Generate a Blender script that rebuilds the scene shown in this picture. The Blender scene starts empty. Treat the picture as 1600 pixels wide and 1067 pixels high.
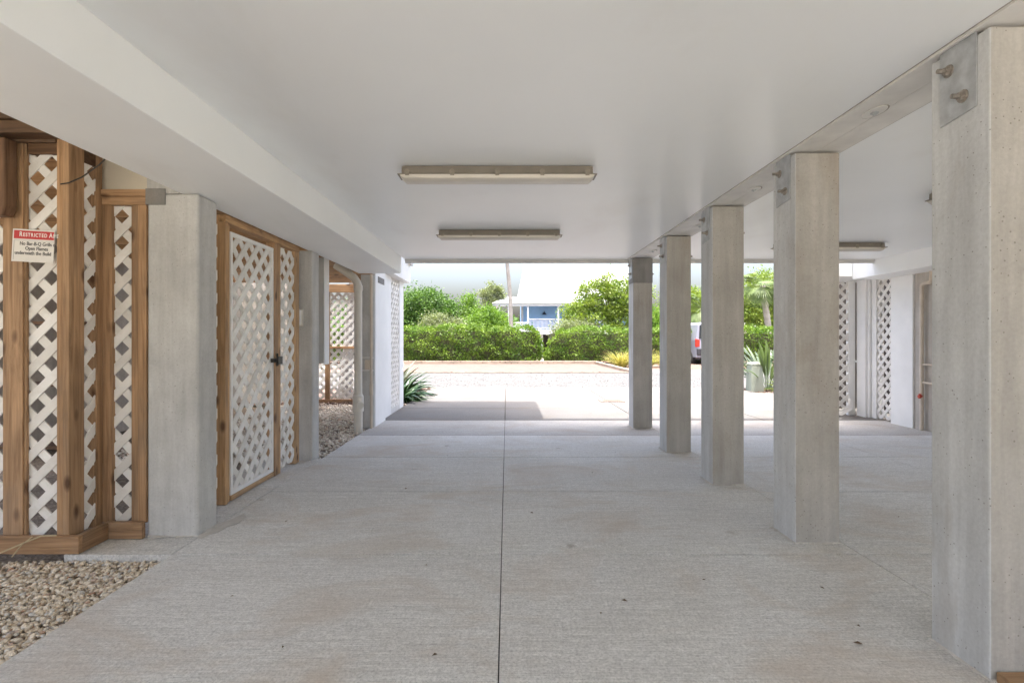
import bpy, math, random
import numpy as np
from mathutils import Vector, Matrix
random.seed(7); np.random.seed(7); RNG = np.random.default_rng(11)
R = math.radians
S = bpy.context.scene
COL = S.collection

# ------------------------------------------------------------------ mesh collector
class MB:
    def __init__(s): s.v = []; s.f = []; s.sm = []
    def add(s, vs, fs, smooth=False):
        b = len(s.v); s.v += [tuple(p) for p in vs]
        for f in fs: s.f.append(tuple(i + b for i in f)); s.sm.append(smooth)
        return s
    def box(s, x0, x1, y0, y1, z0, z1):
        v = [(x, y, z) for z in (z0, z1) for y in (y0, y1) for x in (x0, x1)]
        return s.add(v, [(0,2,3,1), (4,5,7,6), (0,1,5,4), (2,6,7,3), (0,4,6,2), (1,3,7,5)])
    def bar(s, p0, p1, w, t, up=(0,0,1)):
        p0, p1 = Vector(p0), Vector(p1); d = (p1 - p0).normalized()
        a = d.cross(Vector(up)); 
        if a.length < 1e-5: a = d.cross(Vector((1,0,0)))
        a.normalize(); b = a.cross(d)
        v = [p + a*sx*w/2 + b*sy*t/2 for p in (p0, p1) for sx, sy in ((-1,-1),(1,-1),(1,1),(-1,1))]
        return s.add(v, [(3,2,1,0), (4,5,6,7), (0,1,5,4), (1,2,6,5), (2,3,7,6), (3,0,4,7)])
    def tube(s, pts, rad, n=12, cap=True):
        pts = [Vector(p) for p in pts]
        rad = rad if isinstance(rad, (list, tuple)) else [rad]*len(pts)
        vs, fs = [], []; ref = Vector((0.13, 0.97, 0.2)); prev = None
        for i, p in enumerate(pts):
            d = (pts[min(i+1, len(pts)-1)] - pts[max(i-1, 0)]).normalized()
            a = prev - d*prev.dot(d) if prev is not None else ref - d*ref.dot(d)
            if a.length < 1e-4: a = d.orthogonal()
            a.normalize(); prev = a; b = d.cross(a)
            for k in range(n):
                t = 2*math.pi*k/n; vs.append(p + (a*math.cos(t) + b*math.sin(t))*rad[i])
        for i in range(len(pts)-1):
            for k in range(n):
                k2 = (k+1) % n; fs.append((i*n+k, i*n+k2, (i+1)*n+k2, (i+1)*n+k))
        s.add(vs, fs, True)
        if cap:
            m = len(pts)-1
            s.add([vs[k] for k in range(n)], [tuple(reversed(range(n)))])
            s.add([vs[m*n+k] for k in range(n)], [tuple(range(n))])
        return s
    def prism(s, poly, d):            # poly of 3-D points, extruded along vector d
        n = len(poly); d = Vector(d); v = [Vector(p) for p in poly]; v += [p + d for p in v[:n]]
        f = [tuple(reversed(range(n))), tuple(range(n, 2*n))] + [(i, (i+1) % n, n+(i+1) % n, n+i) for i in range(n)]
        return s.add(v, f)
    def loft(s, rings, closed=True, caps=True, smooth=False):
        n = len(rings[0]); vs = [p for r in rings for p in r]; fs = []
        for i in range(len(rings)-1):
            for k in range(n if closed else n-1):
                k2 = (k+1) % n; fs.append((i*n+k, i*n+k2, (i+1)*n+k2, (i+1)*n+k))
        if caps: fs += [tuple(reversed(range(n))), tuple(range((len(rings)-1)*n, len(rings)*n))]
        return s.add(vs, fs, smooth)

def clip(poly, a, b, c):              # keep a*u + b*v <= c
    out = []
    for i, p in enumerate(poly):
        q = poly[(i+1) % len(poly)]; dp = a*p[0]+b*p[1]-c; dq = a*q[0]+b*q[1]-c
        if dp <= 0: out.append(p)
        if dp*dq < 0:
            t = dp/(dp-dq); out.append((p[0]+(q[0]-p[0])*t, p[1]+(q[1]-p[1])*t))
    return out

def lattice(mb, o, ud, w, h, pitch=.19, strip=.058, th=.009, ph=0.0):
    o, ud = Vector(o), Vector(ud).normalized(); vd = Vector((0,0,1)); nd = ud.cross(vd)
    hb = strip/math.sqrt(2)
    for sgn, lay in ((1, 0.0), (-1, th)):
        lo, hi = (0, w+h) if sgn == 1 else (-h, w)
        k = math.floor((lo-ph)/pitch) - 1
        while k*pitch+ph < hi+pitch:
            c = k*pitch+ph; k += 1
            p = [(0,0),(w,0),(w,h),(0,h)]
            p = clip(p, 1, sgn, c+hb)
            if len(p) > 2: p = clip(p, -1, -sgn, -(c-hb))
            if len(p) > 2: mb.prism([o + ud*u + vd*v + nd*lay for u, v in p], nd*th)
    return mb

# ------------------------------------------------------------------ objects
ORG = {}
def mesh_of(name, mb, mat, org):
    me = bpy.data.meshes.new(name)
    me.from_pydata([(x-org[0], y-org[1], z-org[2]) for x, y, z in mb.v], [], mb.f)
    me.polygons.foreach_set('use_smooth', mb.sm)
    if any(mb.sm): me.set_sharp_from_angle(angle=R(40))
    me.materials.append(mat); me.update(); return me
def bevel(o, w, seg=2):
    m = o.modifiers.new('bevel', 'BEVEL'); m.width = w; m.segments = seg; m.limit_method = 'ANGLE'; m.angle_limit = R(40); m.harden_normals = False
def tag(o, label, cat, group=None, kind='thing'):
    o['label'] = label; o['category'] = cat; o['kind'] = kind
    if group: o['group'] = group
    return o
def thing(name, loc, label, cat, group=None):
    o = bpy.data.objects.new(name, None); COL.objects.link(o); o.location = loc; o.empty_display_size = .1
    ORG[o.name] = Vector(loc); return tag(o, label, cat, group)
def part(name, mb, mat, parent, bev=0, label=None, seg=2):
    org = ORG[parent.name]
    o = bpy.data.objects.new(name, mesh_of(name, mb, mat, org)); COL.objects.link(o); o.parent = parent
    ORG[o.name] = org
    if bev: bevel(o, bev, seg)
    if label: o['label'] = label
    return o
def solo(name, mb, mat, loc, label, cat, group=None, bev=0, kind='thing'):
    o = bpy.data.objects.new(name, mesh_of(name, mb, mat, loc)); COL.objects.link(o); o.location = loc
    ORG[o.name] = Vector(loc)
    if bev: bevel(o, bev)
    return tag(o, label, cat, group, kind)
def struct(name, mb, mat, bev=0):
    o = bpy.data.objects.new(name, mesh_of(name, mb, mat, (0,0,0))); COL.objects.link(o); o['kind'] = 'structure'
    if bev: bevel(o, bev)
    return o
def copy_tree(o, parent=None):
    c = o.copy(); COL.objects.link(c); ORG[c.name] = ORG.get(o.name, Vector())
    if parent is not None: c.parent = parent
    for ch in [x for x in COL.objects if x.parent == o]: copy_tree(ch, c)
    return c
def dup(o, loc, label):
    c = copy_tree(o); c.location = loc; c['label'] = label; ORG[c.name] = Vector(loc); return c

# ------------------------------------------------------------------ materials
def nodes(name):
    m = bpy.data.materials.new(name); m.use_nodes = True; nt = m.node_tree
    return m, nt, nt.nodes['Principled BSDF']
def N(nt, t, **kw):
    n = nt.nodes.new(t)
    for k, v in kw.items():
        if k in n.inputs.keys() if isinstance(k, str) else False: n.inputs[k].default_value = v
        else: setattr(n, k, v)
    return n
def L(nt, a, b): nt.links.new(a, b)
def coords(nt, scale=(1,1,1), rand=True):
    tc = N(nt, 'ShaderNodeTexCoord'); mp = N(nt, 'ShaderNodeMapping'); mp.inputs['Scale'].default_value = scale
    L(nt, tc.outputs['Object'], mp.inputs['Vector'])
    if rand:
        oi = N(nt, 'ShaderNodeObjectInfo'); mu = N(nt, 'ShaderNodeMath', operation='MULTIPLY'); mu.inputs[1].default_value = 37.0
        L(nt, oi.outputs['Random'], mu.inputs[0]); L(nt, mu.outputs[0], mp.inputs['Location'])
    return mp.outputs['Vector']
def noise(nt, vec, scale, detail=4, rough=.55, dist=0):
    n = N(nt, 'ShaderNodeTexNoise'); n.inputs['Scale'].default_value = scale; n.inputs['Detail'].default_value = detail
    n.inputs['Roughness'].default_value = rough; n.inputs['Distortion'].default_value = dist; L(nt, vec, n.inputs['Vector']); return n.outputs['Fac']
def nz_col(nt, vec):
    n = N(nt, 'ShaderNodeTexNoise'); n.inputs['Scale'].default_value = 14; L(nt, vec, n.inputs['Vector']); return n.outputs['Color']
def ramp(nt, fac, stops):
    r = N(nt, 'ShaderNodeValToRGB'); e = r.color_ramp.elements
    while len(e) < len(stops): e.new(.5)
    for i, (p, c) in enumerate(stops):
        e[i].position = p; e[i].color = (*c, 1) if isinstance(c, (tuple, list)) else (c, c, c, 1)
    L(nt, fac, r.inputs[0]); return r.outputs[0]
def mix(nt, fac, a, b, mode='MIX'):
    m = N(nt, 'ShaderNodeMix', data_type='RGBA', blend_type=mode)
    for sock, val in ((m.inputs[0], fac), (m.inputs[6], a), (m.inputs[7], b)):
        if isinstance(val, (int, float)): sock.default_value = val
        elif isinstance(val, tuple): sock.default_value = (*val, 1)
        else: L(nt, val, sock)
    return m.outputs[2]
def bump(nt, bs, h, strength, dist=.01, prev=None):
    b = N(nt, 'ShaderNodeBump'); b.inputs['Strength'].default_value = strength; b.inputs['Distance'].default_value = dist
    L(nt, h, b.inputs['Height'])
    if prev is not None: L(nt, prev, b.inputs['Normal'])
    L(nt, b.outputs[0], bs.inputs['Normal']); return b.outputs[0]
def plain(name, c, rough=.5, metal=0, var=.06, nscale=6, bmp=.0, spec=.5):
    m, nt, bs = nodes(name); v = coords(nt)
    n = noise(nt, v, nscale, 5)
    lo = tuple(max(0, x*(1-var)) for x in c); hi = tuple(min(1, x*(1+var)) for x in c)
    L(nt, ramp(nt, n, [(.3, lo), (.7, hi)]), bs.inputs['Base Color'])
    bs.inputs['Roughness'].default_value = rough; bs.inputs['Metallic'].default_value = metal; bs.inputs['Specular IOR Level'].default_value = spec
    if bmp: bump(nt, bs, noise(nt, v, nscale*12, 3), bmp, .004)
    return m

def m_painted(name, c, rough, scale, bmp, spec):
    m, nt, bs = nodes(name); v = coords(nt)
    col_ = ramp(nt, noise(nt, v, scale, 5), [(.3, tuple(x*.97 for x in c)), (.7, tuple(min(.93, x*1.02) for x in c))])
    vo = N(nt, 'ShaderNodeTexVoronoi'); vo.inputs['Scale'].default_value = 2.2; L(nt, v, vo.inputs['Vector'])
    col_ = mix(nt, ramp(nt, vo.outputs['Distance'], [(.009, .55), (.016, 0)]), col_, (.45,.42,.38))
    col_ = mix(nt, ramp(nt, noise(nt, coords(nt, (1,.35,1)), 1.1, 6, .6, .5), [(.56, 0), (.76, .28)]), col_, (.66,.63,.58))
    L(nt, col_, bs.inputs['Base Color']); bs.inputs['Roughness'].default_value = rough; bs.inputs['Specular IOR Level'].default_value = spec
    bump(nt, bs, noise(nt, v, scale*12, 3), bmp, .004); return m
def m_concrete(name, lo, hi, pit=.5, stain=(.30,.24,.18), stain_amt=.35, rough=.85, coat=None):
    m, nt, bs = nodes(name); v = coords(nt)
    c = ramp(nt, noise(nt, v, 3.2, 8, .62), [(.30, lo), (.70, hi)])
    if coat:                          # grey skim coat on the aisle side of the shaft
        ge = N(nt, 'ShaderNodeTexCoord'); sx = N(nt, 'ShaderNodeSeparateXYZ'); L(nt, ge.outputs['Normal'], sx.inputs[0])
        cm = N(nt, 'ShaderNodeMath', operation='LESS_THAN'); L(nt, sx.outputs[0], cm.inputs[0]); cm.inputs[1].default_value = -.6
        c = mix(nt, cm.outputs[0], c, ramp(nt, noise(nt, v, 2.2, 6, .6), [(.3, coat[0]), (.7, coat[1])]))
    fine = ramp(nt, noise(nt, v, 60, 6, .7), [(.3, .90), (.7, 1.06)])
    c = mix(nt, 1.0, c, fine, 'MULTIPLY')
    vs_ = ramp(nt, noise(nt, coords(nt, (9, 9, .7)), 1.3, 6, .65, .4), [(.30, .84), (.68, 1.08)])
    c = mix(nt, 1.0, c, vs_, 'MULTIPLY')
    st = ramp(nt, noise(nt, coords(nt, (1.6, 1.6, .55)), 2.3, 6, .6, .6), [(.52, 0), (.72, stain_amt)])
    c = mix(nt, st, c, stain)
    vo = N(nt, 'ShaderNodeTexVoronoi'); vo.inputs['Scale'].default_value = 34; L(nt, v, vo.inputs['Vector'])
    wide = noise(nt, v, 5, 3)
    ad = N(nt, 'ShaderNodeMath', operation='MULTIPLY_ADD'); L(nt, wide, ad.inputs[0]); ad.inputs[1].default_value = -.26; ad.inputs[2].default_value = .235
    lt = N(nt, 'ShaderNodeMath', operation='LESS_THAN'); L(nt, vo.outputs['Distance'], lt.inputs[0]); L(nt, ad.outputs[0], lt.inputs[1])
    pm = N(nt, 'ShaderNodeMath', operation='MULTIPLY'); L(nt, lt.outputs[0], pm.inputs[0]); pm.inputs[1].default_value = pit
    c = mix(nt, pm.outputs[0], c, (.14,.125,.11))
    # scratches and pale smears
    sc = ramp(nt, noise(nt, coords(nt, (3, 3, 14)), 3.0, 7, .75, 1.2), [(.66, 0), (.72, .35)])
    c = mix(nt, sc, c, (.56,.54,.50))
    L(nt, c, bs.inputs['Base Color']); bs.inputs['Roughness'].default_value = rough; bs.inputs['Specular IOR Level'].default_value = .3
    b1 = bump(nt, bs, noise(nt, v, 45, 6, .7), .35, .006)
    bump(nt, bs, noise(nt, v, 4, 3), .25, .03, b1)
    return m

def m_floor(name, lo, hi, k=1.0):
    T = lambda c: tuple(x*k for x in c)
    m, nt, bs = nodes(name); v = coords(nt, rand=False)
    c = ramp(nt, noise(nt, v, .9, 7, .6), [(.28, lo), (.72, hi)])
    br = noise(nt, coords(nt, (2.6, 58, 1), False), 1.7, 5, .66)
    c = mix(nt, 1.0, c, ramp(nt, br, [(.30, .80), (.64, 1.07)]), 'MULTIPLY')
    br2 = noise(nt, coords(nt, (.5, 14, 1), False), 2.0, 4, .6)
    c = mix(nt, 1.0, c, ramp(nt, br2, [(.30, .93), (.66, 1.04)]), 'MULTIPLY')
    sp = ramp(nt, noise(nt, v, 75, 5, .85), [(.30, .52), (.56, 1.10)])
    c = mix(nt, 1.0, c, sp, 'MULTIPLY')
    c = mix(nt, 1.0, c, ramp(nt, noise(nt, v, 26, 4, .7), [(.34, .86), (.64, 1.05)]), 'MULTIPLY')
    st = ramp(nt, noise(nt, coords(nt, (.8, 1.3, 1), False), 1.1, 6, .62, .9), [(.50, 0), (.74, .65)])
    c = mix(nt, st, c, T((.47,.385,.305)))
    st2 = ramp(nt, noise(nt, coords(nt, (1.2, 2.6, 1), False), 2.6, 5, .6, .4), [(.60, 0), (.74, .45)])
    c = mix(nt, st2, c, T((.42,.385,.345)))
    rs = ramp(nt, noise(nt, v, 4.7, 3, .5), [(.74, 0), (.80, .6)])
    c = mix(nt, rs, c, T((.40,.27,.16)))
    sm = ramp(nt, noise(nt, coords(nt, (5, 26, 1), False), 1.3, 5, .7), [(.70, 0), (.76, .5)])
    c = mix(nt, sm, c, T((.70,.68,.65)))
    vo = N(nt, 'ShaderNodeTexVoronoi'); vo.inputs['Scale'].default_value = 1.7; L(nt, mix(nt, .06, v, nz_col(nt, v)), vo.inputs['Vector'])
    c = mix(nt, ramp(nt, vo.outputs['Distance'], [(.035, .55), (.075, 0)]), c, T((.24,.20,.165)))
    L(nt, c, bs.inputs['Base Color']); bs.inputs['Roughness'].default_value = .8; bs.inputs['Specular IOR Level'].default_value = .35
    b1 = bump(nt, bs, br, .35, .006); bump(nt, bs, noise(nt, v, 70, 5, .75), .6, .006, b1)
    return m

def m_wood(name, axis, lo=(.245,.140,.072), hi=(.45,.282,.158)):
    m, nt, bs = nodes(name)
    long_, cross = .55, 9.0
    sc = [cross]*3; sc[axis] = long_
    v = coords(nt, tuple(sc))
    c = ramp(nt, noise(nt, v, 2.2, 7, .62, 1.4), [(.28, lo), (.55, hi), (.75, tuple(x*1.2 for x in hi))])
    sc2 = [46.0]*3; sc2[axis] = 1.3
    c = mix(nt, 1.0, c, ramp(nt, noise(nt, coords(nt, tuple(sc2)), 2.0, 4, .6), [(.30, .78), (.70, 1.08)]), 'MULTIPLY')
    sk = [7.5]*3; sk[axis] = 3.6
    vo = N(nt, 'ShaderNodeTexVoronoi'); vo.inputs['Scale'].default_value = 1.0; L(nt, coords(nt, tuple(sk)), vo.inputs['Vector'])
    kn = ramp(nt, vo.outputs['Distance'], [(.09, .92), (.24, 0)])
    c = mix(nt, kn, c, (.085,.035,.014))
    gr = ramp(nt, noise(nt, coords(nt, (1.2,1.2,.8)), 2.4, 6, .65, .5), [(.50, 0), (.72, .45)])
    c = mix(nt, gr, c, (.27,.215,.165))
    big = ramp(nt, noise(nt, coords(nt, (1,1,1)), 1.5, 3), [(.35, .78), (.65, 1.1)])
    c = mix(nt, 1.0, c, big, 'MULTIPLY')
    oi = N(nt, 'ShaderNodeObjectInfo'); c = mix(nt, 1.0, c, ramp(nt, oi.outputs['Random'], [(0, (.80,.78,.76)), (.5, (1,1,1)), (1, (1.0,.93,.84))]), 'MULTIPLY')
    L(nt, c, bs.inputs['Base Color']); bs.inputs['Roughness'].default_value = .62; bs.inputs['Specular IOR Level'].default_value = .35
    bump(nt, bs, noise(nt, coords(nt, tuple(sc2)), 2.0, 4, .6), .25, .004)
    return m

def m_leaf(name, lo, hi, tip=None, trans=.35, rough=.5):
    m, nt, bs = nodes(name)
    g = N(nt, 'ShaderNodeNewGeometry')
    v = coords(nt, rand=True)
    base = ramp(nt, g.outputs['Random Per Island'], [(.0, lo), (1.0, hi)])
    cl = ramp(nt, noise(nt, v, 1.1, 3), [(.36, 0), (.66, .65)])
    c = mix(nt, cl, base, tip if tip else tuple(min(1, x*1.35) for x in hi))
    L(nt, c, bs.inputs['Base Color']); bs.inputs['Roughness'].default_value = rough; bs.inputs['Specular IOR Level'].default_value = .4
    tr = N(nt, 'ShaderNodeBsdfTranslucent'); L(nt, mix(nt, 1.0, c, (1.3,1.4,.6), 'MULTIPLY'), tr.inputs['Color'])
    ms = N(nt, 'ShaderNodeMixShader'); ms.inputs[0].default_value = trans
    out = nt.nodes['Material Output']; L(nt, bs.outputs[0], ms.inputs[1]); L(nt, tr.outputs[0], ms.inputs[2]); L(nt, ms.outputs[0], out.inputs['Surface'])
    return m

def m_stones(name, stops, rough=.7):
    m, nt, bs = nodes(name); g = N(nt, 'ShaderNodeNewGeometry'); v = coords(nt, rand=False)
    c = ramp(nt, g.outputs['Random Per Island'], stops)
    c = mix(nt, 1.0, c, ramp(nt, noise(nt, v, 70, 4), [(.3, .75), (.7, 1.12)]), 'MULTIPLY')
    L(nt, c, bs.inputs['Base Color']); bs.inputs['Roughness'].default_value = rough; bs.inputs['Specular IOR Level'].default_value = .35
    return m
def m_ground(name, a, b, scale, fine=60, bmp=.6, dist=.02, lo=.62, hi=1.2):
    m, nt, bs = nodes(name); v = coords(nt, rand=False)
    c = ramp(nt, noise(nt, v, scale, 8, .65), [(.3, a), (.7, b)])
    vo = N(nt, 'ShaderNodeTexVoronoi'); vo.inputs['Scale'].default_value = fine; L(nt, v, vo.inputs['Vector'])
    hs = N(nt, 'ShaderNodeSeparateColor'); L(nt, vo.outputs['Color'], hs.inputs[0])
    c = mix(nt, 1.0, c, ramp(nt, hs.outputs[0], [(.0, lo), (1, hi)]), 'MULTIPLY')
    L(nt, c, bs.inputs['Base Color']); bs.inputs['Roughness'].default_value = .9; bs.inputs['Specular IOR Level'].default_value = .2
    bump(nt, bs, vo.outputs['Distance'], bmp, dist); return m

M = {}
M['floor'] = m_floor('broomed_concrete', (.60,.585,.555), (.71,.705,.69)); M['edge'] = m_floor('open_end_concrete_dimmed_for_light', (.40,.385,.365), (.49,.475,.455), .68); M['drive'] = m_floor('driveway_concrete_dimmed_for_sun', (.13,.124,.117), (.16,.154,.147), .26)  # edge and drive: same concrete, base colour darkened to offset the brighter daylight
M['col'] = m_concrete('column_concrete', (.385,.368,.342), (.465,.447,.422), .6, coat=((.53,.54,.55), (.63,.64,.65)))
M['pil'] = m_concrete('pillar_concrete', (.46,.46,.455), (.60,.60,.59), .45, (.36,.34,.31), .25)
M['capc'] = m_concrete('grout_concrete', (.20,.195,.19), (.29,.28,.27), .5)
M['dim_wall'] = m_concrete('rough_wall_concrete', (.46,.425,.385), (.58,.545,.50), .4)
M['ceil'] = m_painted('ceiling_paint', (.87,.89,.90), .34, .7, .10, .4)
M['beam'] = m_painted('beam_paint', (.86,.88,.89), .5, 1.2, .06, .3)
M['soffit'] = plain('painted_soffit', (.72,.705,.68), .6, 0, .10, 5, .12, .3)
M['white'] = plain('white_paint', (.82,.82,.815), .55, 0, .04, 3, .05, .3)
def m_vinyl():
    m, nt, bs = nodes('white_vinyl'); g = N(nt, 'ShaderNodeNewGeometry'); v = coords(nt)
    c = ramp(nt, g.outputs['Random Per Island'], [(0, (.69,.67,.64)), (.5, (.79,.775,.75)), (1, (.85,.84,.82))])
    c = mix(nt, ramp(nt, noise(nt, v, 5, 6, .65), [(.50, 0), (.74, .5)]), c, (.52,.48,.41))
    L(nt, c, bs.inputs['Base Color']); bs.inputs['Roughness'].default_value = .45; return m
M['vinyl'] = m_vinyl()
M['cream'] = plain('cream_panel', (.62,.57,.47), .6, 0, .08, 3)
M['galv'] = plain('galvanised_steel', (.50,.515,.53), .48, .55, .22, 14, .06)
M['bolt'] = plain('weathered_bolt_and_shade', (.36,.325,.29), .55, .6, .35, 60)
M['dark'] = plain('dark_metal', (.05,.045,.04), .5, .4, .2, 20)
M['gap'] = plain('shadow_gap_caulk', (.42,.39,.35), .9, 0, .2, 9)
M['trim'] = plain('grey_trim', (.62,.61,.59), .5, .0, .06, 3)
M['pipe'] = plain('pvc_pipe', (.66,.635,.575), .4, 0, .06, 4)
M['pipe2'] = plain('copper_tan_pipe', (.60,.52,.43), .45, 0, .1, 5)
M['housing'] = plain('lamp_housing', (.21,.185,.155), .5, 0, .08, 8)
M['lens'] = plain('lamp_diffuser', (.60,.565,.51), .35, 0, .05, 5)
M['clip'] = plain('steel_clip', (.27,.24,.20), .4, .4, .2, 30)
M['wz'] = m_wood('pine_upright', 2); M['wx'] = m_wood('pine_rail_across', 0); M['wy'] = m_wood('pine_rail_along', 1)
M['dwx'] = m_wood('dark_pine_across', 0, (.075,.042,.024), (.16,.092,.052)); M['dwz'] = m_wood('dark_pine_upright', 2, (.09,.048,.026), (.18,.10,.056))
M['gz'] = m_wood('new_pine_upright', 2, (.34,.20,.105), (.58,.385,.215)); M['gy'] = m_wood('new_pine_along', 1, (.34,.20,.105), (.58,.385,.215))
M['red'] = plain('sign_red', (.50,.03,.03), .4, 0, .05); M['paper'] = plain('sign_white', (.72,.70,.67), .5, 0, .03); M['ink'] = plain('sign_ink', (.06,.06,.065), .6)
M['signw'] = plain('sign_letter_white', (.8,.78,.76), .5)
M['stone'] = m_stones('river_pebbles', [(0, (.46,.36,.26)), (.25, (.58,.49,.37)), (.5, (.66,.57,.45)), (.75, (.74,.66,.55)), (.93, (.54,.52,.48)), (1, (.46,.28,.18))])
M['shell'] = m_stones('pale_pebbles', [(0, (.45,.38,.3)), (.4, (.72,.66,.58)), (.8, (.82,.78,.70)), (1, (.62,.47,.35))])
M['grit'] = m_ground('gravel_bed', (.16,.13,.10), (.28,.235,.185), 5, 40)
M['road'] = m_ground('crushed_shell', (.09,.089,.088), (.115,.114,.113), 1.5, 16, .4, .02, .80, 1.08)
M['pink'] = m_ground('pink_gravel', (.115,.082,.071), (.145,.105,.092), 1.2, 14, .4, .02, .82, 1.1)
M['mulch'] = m_ground('brown_mulch', (.10,.065,.05), (.23,.165,.135), 4, 22, 1, .03)
M['soil'] = m_ground('sandy_grass_ground', (.22,.21,.15), (.36,.33,.26), .4, 6, .6, .05)
M['timber'] = m_wood('weathered_timber', 0, (.20,.165,.13), (.34,.29,.24))
M['hedge'] = m_leaf('hedge_leaf', (.035,.085,.012), (.115,.205,.028), (.22,.31,.045), .35)
M['hedge_in'] = plain('hedge_twigs', (.05,.055,.02), .9, 0, .3, 8)
M['oak'] = m_leaf('broad_leaf', (.030,.075,.016), (.085,.165,.035), (.12,.21,.045), .3)
M['lime'] = m_leaf('lime_leaf', (.065,.12,.02), (.17,.25,.04), (.26,.31,.055), .38)
M['mid'] = m_leaf('mid_leaf', (.055,.12,.018), (.13,.235,.03), (.19,.30,.045), .35)
M['grey'] = m_leaf('dusty_leaf', (.10,.12,.06), (.19,.22,.12), None, .3)
M['strap'] = m_leaf('strap_leaf', (.012,.038,.012), (.04,.085,.028), (.035,.08,.025), .10, .35)
M['agave'] = m_leaf('agave_leaf', (.09,.105,.08), (.14,.155,.12), None, .1)
M['strel'] = m_leaf('blue_green_leaf', (.07,.10,.07), (.16,.20,.145), (.09,.14,.05), .2, .4)
M['palm'] = m_leaf('palm_leaf', (.05,.095,.03), (.12,.18,.05), (.17,.21,.08), .25)
M['blade'] = m_leaf('grass_blade', (.25,.22,.07), (.42,.33,.13), (.25,.29,.07), .35)
M['bark'] = m_concrete('bark', (.15,.125,.10), (.26,.225,.19), .3); M['pbark'] = m_concrete('palm_bark', (.23,.21,.19), (.36,.335,.31), .3)
M['roof'] = plain('white_metal_roof', (.42,.43,.44), .45, 0, .02, 2)
M['blue'] = plain('blue_siding', (.29,.48,.78), .6, 0, .05, 2); M['rail'] = plain('pale_railing', (.50,.50,.55), .55, 0, .03)
M['deckd'] = plain('near_black_shade', (.06,.05,.045), .9); M['glass'] = plain('dark_glass', (.03,.035,.04), .08, 0, .1, 3, 0, .7)
M['navy'] = plain('navy_metal', (.02,.03,.07), .4)
M['van'] = plain('silver_car_paint', (.27,.28,.34), .25, 0, .02); M['tyre'] = plain('tyre_rubber', (.02,.02,.02), .8); M['blackp'] = plain('black_plastic', (.03,.03,.035), .5)
M['tail'] = plain('tail_lamp_red', (.60,.03,.02), .2); M['green_box'] = plain('green_grey_plastic', (.24,.27,.225), .5, 0, .05)
M['valve'] = plain('red_valve', (.6,.08,.05), .45); M['elec'] = plain('grey_cabinet', (.36,.37,.38), .45, 0, .05)
M['grout'] = m_concrete('pale_grout', (.50,.475,.44), (.64,.61,.57), .3); M['litter'] = plain('dry_leaf', (.12,.075,.04), .8, 0, .3, 30)
M['siding'] = plain('building_wall', (.66,.66,.64), .7)
M['straw'] = plain('dry_straw', (.45,.36,.22), .8); M['rust'] = plain('drain_iron', (.20,.15,.12), .7, .3, .2, 20)

# ------------------------------------------------------------------ foliage helpers
def leaf_mesh(name, c, size, mat, up=.35, out=None, aspect=.45, fold=.25, seed=0):
    """c (n,3) leaf bases; every leaf is a folded pair of triangles of its own"""
    rg = np.random.default_rng(seed); n = len(c)
    d = rg.normal(size=(n,3)); 
    if out is not None: d += out*1.1
    d[:,2] += up; d /= np.linalg.norm(d, axis=1)[:,None] + 1e-9
    r = rg.normal(size=(n,3)); s = np.cross(d, r); s /= np.linalg.norm(s, axis=1)[:,None] + 1e-9
    nrm = np.cross(s, d); sz = (size*rg.uniform(.6, 1.3, n))[:,None]
    mid = c + d*sz*.45
    v = np.empty((n,4,3)); v[:,0] = c; v[:,1] = mid + s*sz*aspect*.5 + nrm*sz*fold*.4; v[:,2] = c + d*sz - nrm*sz*.1; v[:,3] = mid - s*sz*aspect*.5 + nrm*sz*fold*.4
    return tri_mesh(name, v.reshape(-1,3), (np.arange(n)[:,None,None]*4 + np.array([[0,1,2],[0,2,3]])[None]).reshape(-1,3), mat)
def tri_mesh(name, v, f, mat, smooth=False):
    me = bpy.data.meshes.new(name); nv, nf = len(v), len(f); k = f.shape[1]
    me.vertices.add(nv); me.vertices.foreach_set('co', np.ascontiguousarray(v, dtype=np.float32).ravel())
    me.loops.add(nf*k); me.loops.foreach_set('vertex_index', np.ascontiguousarray(f, dtype=np.int32).ravel())
    me.polygons.add(nf); me.polygons.foreach_set('loop_start', np.arange(nf, dtype=np.int32)*k)
    if smooth: me.polygons.foreach_set('use_smooth', np.ones(nf, bool))
    me.materials.append(mat); me.update(calc_edges=True); me.validate(); return me
def child(name, me, parent):
    o = bpy.data.objects.new(name, me); COL.objects.link(o); o.parent = parent; ORG[o.name] = ORG[parent.name]; return o

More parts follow.
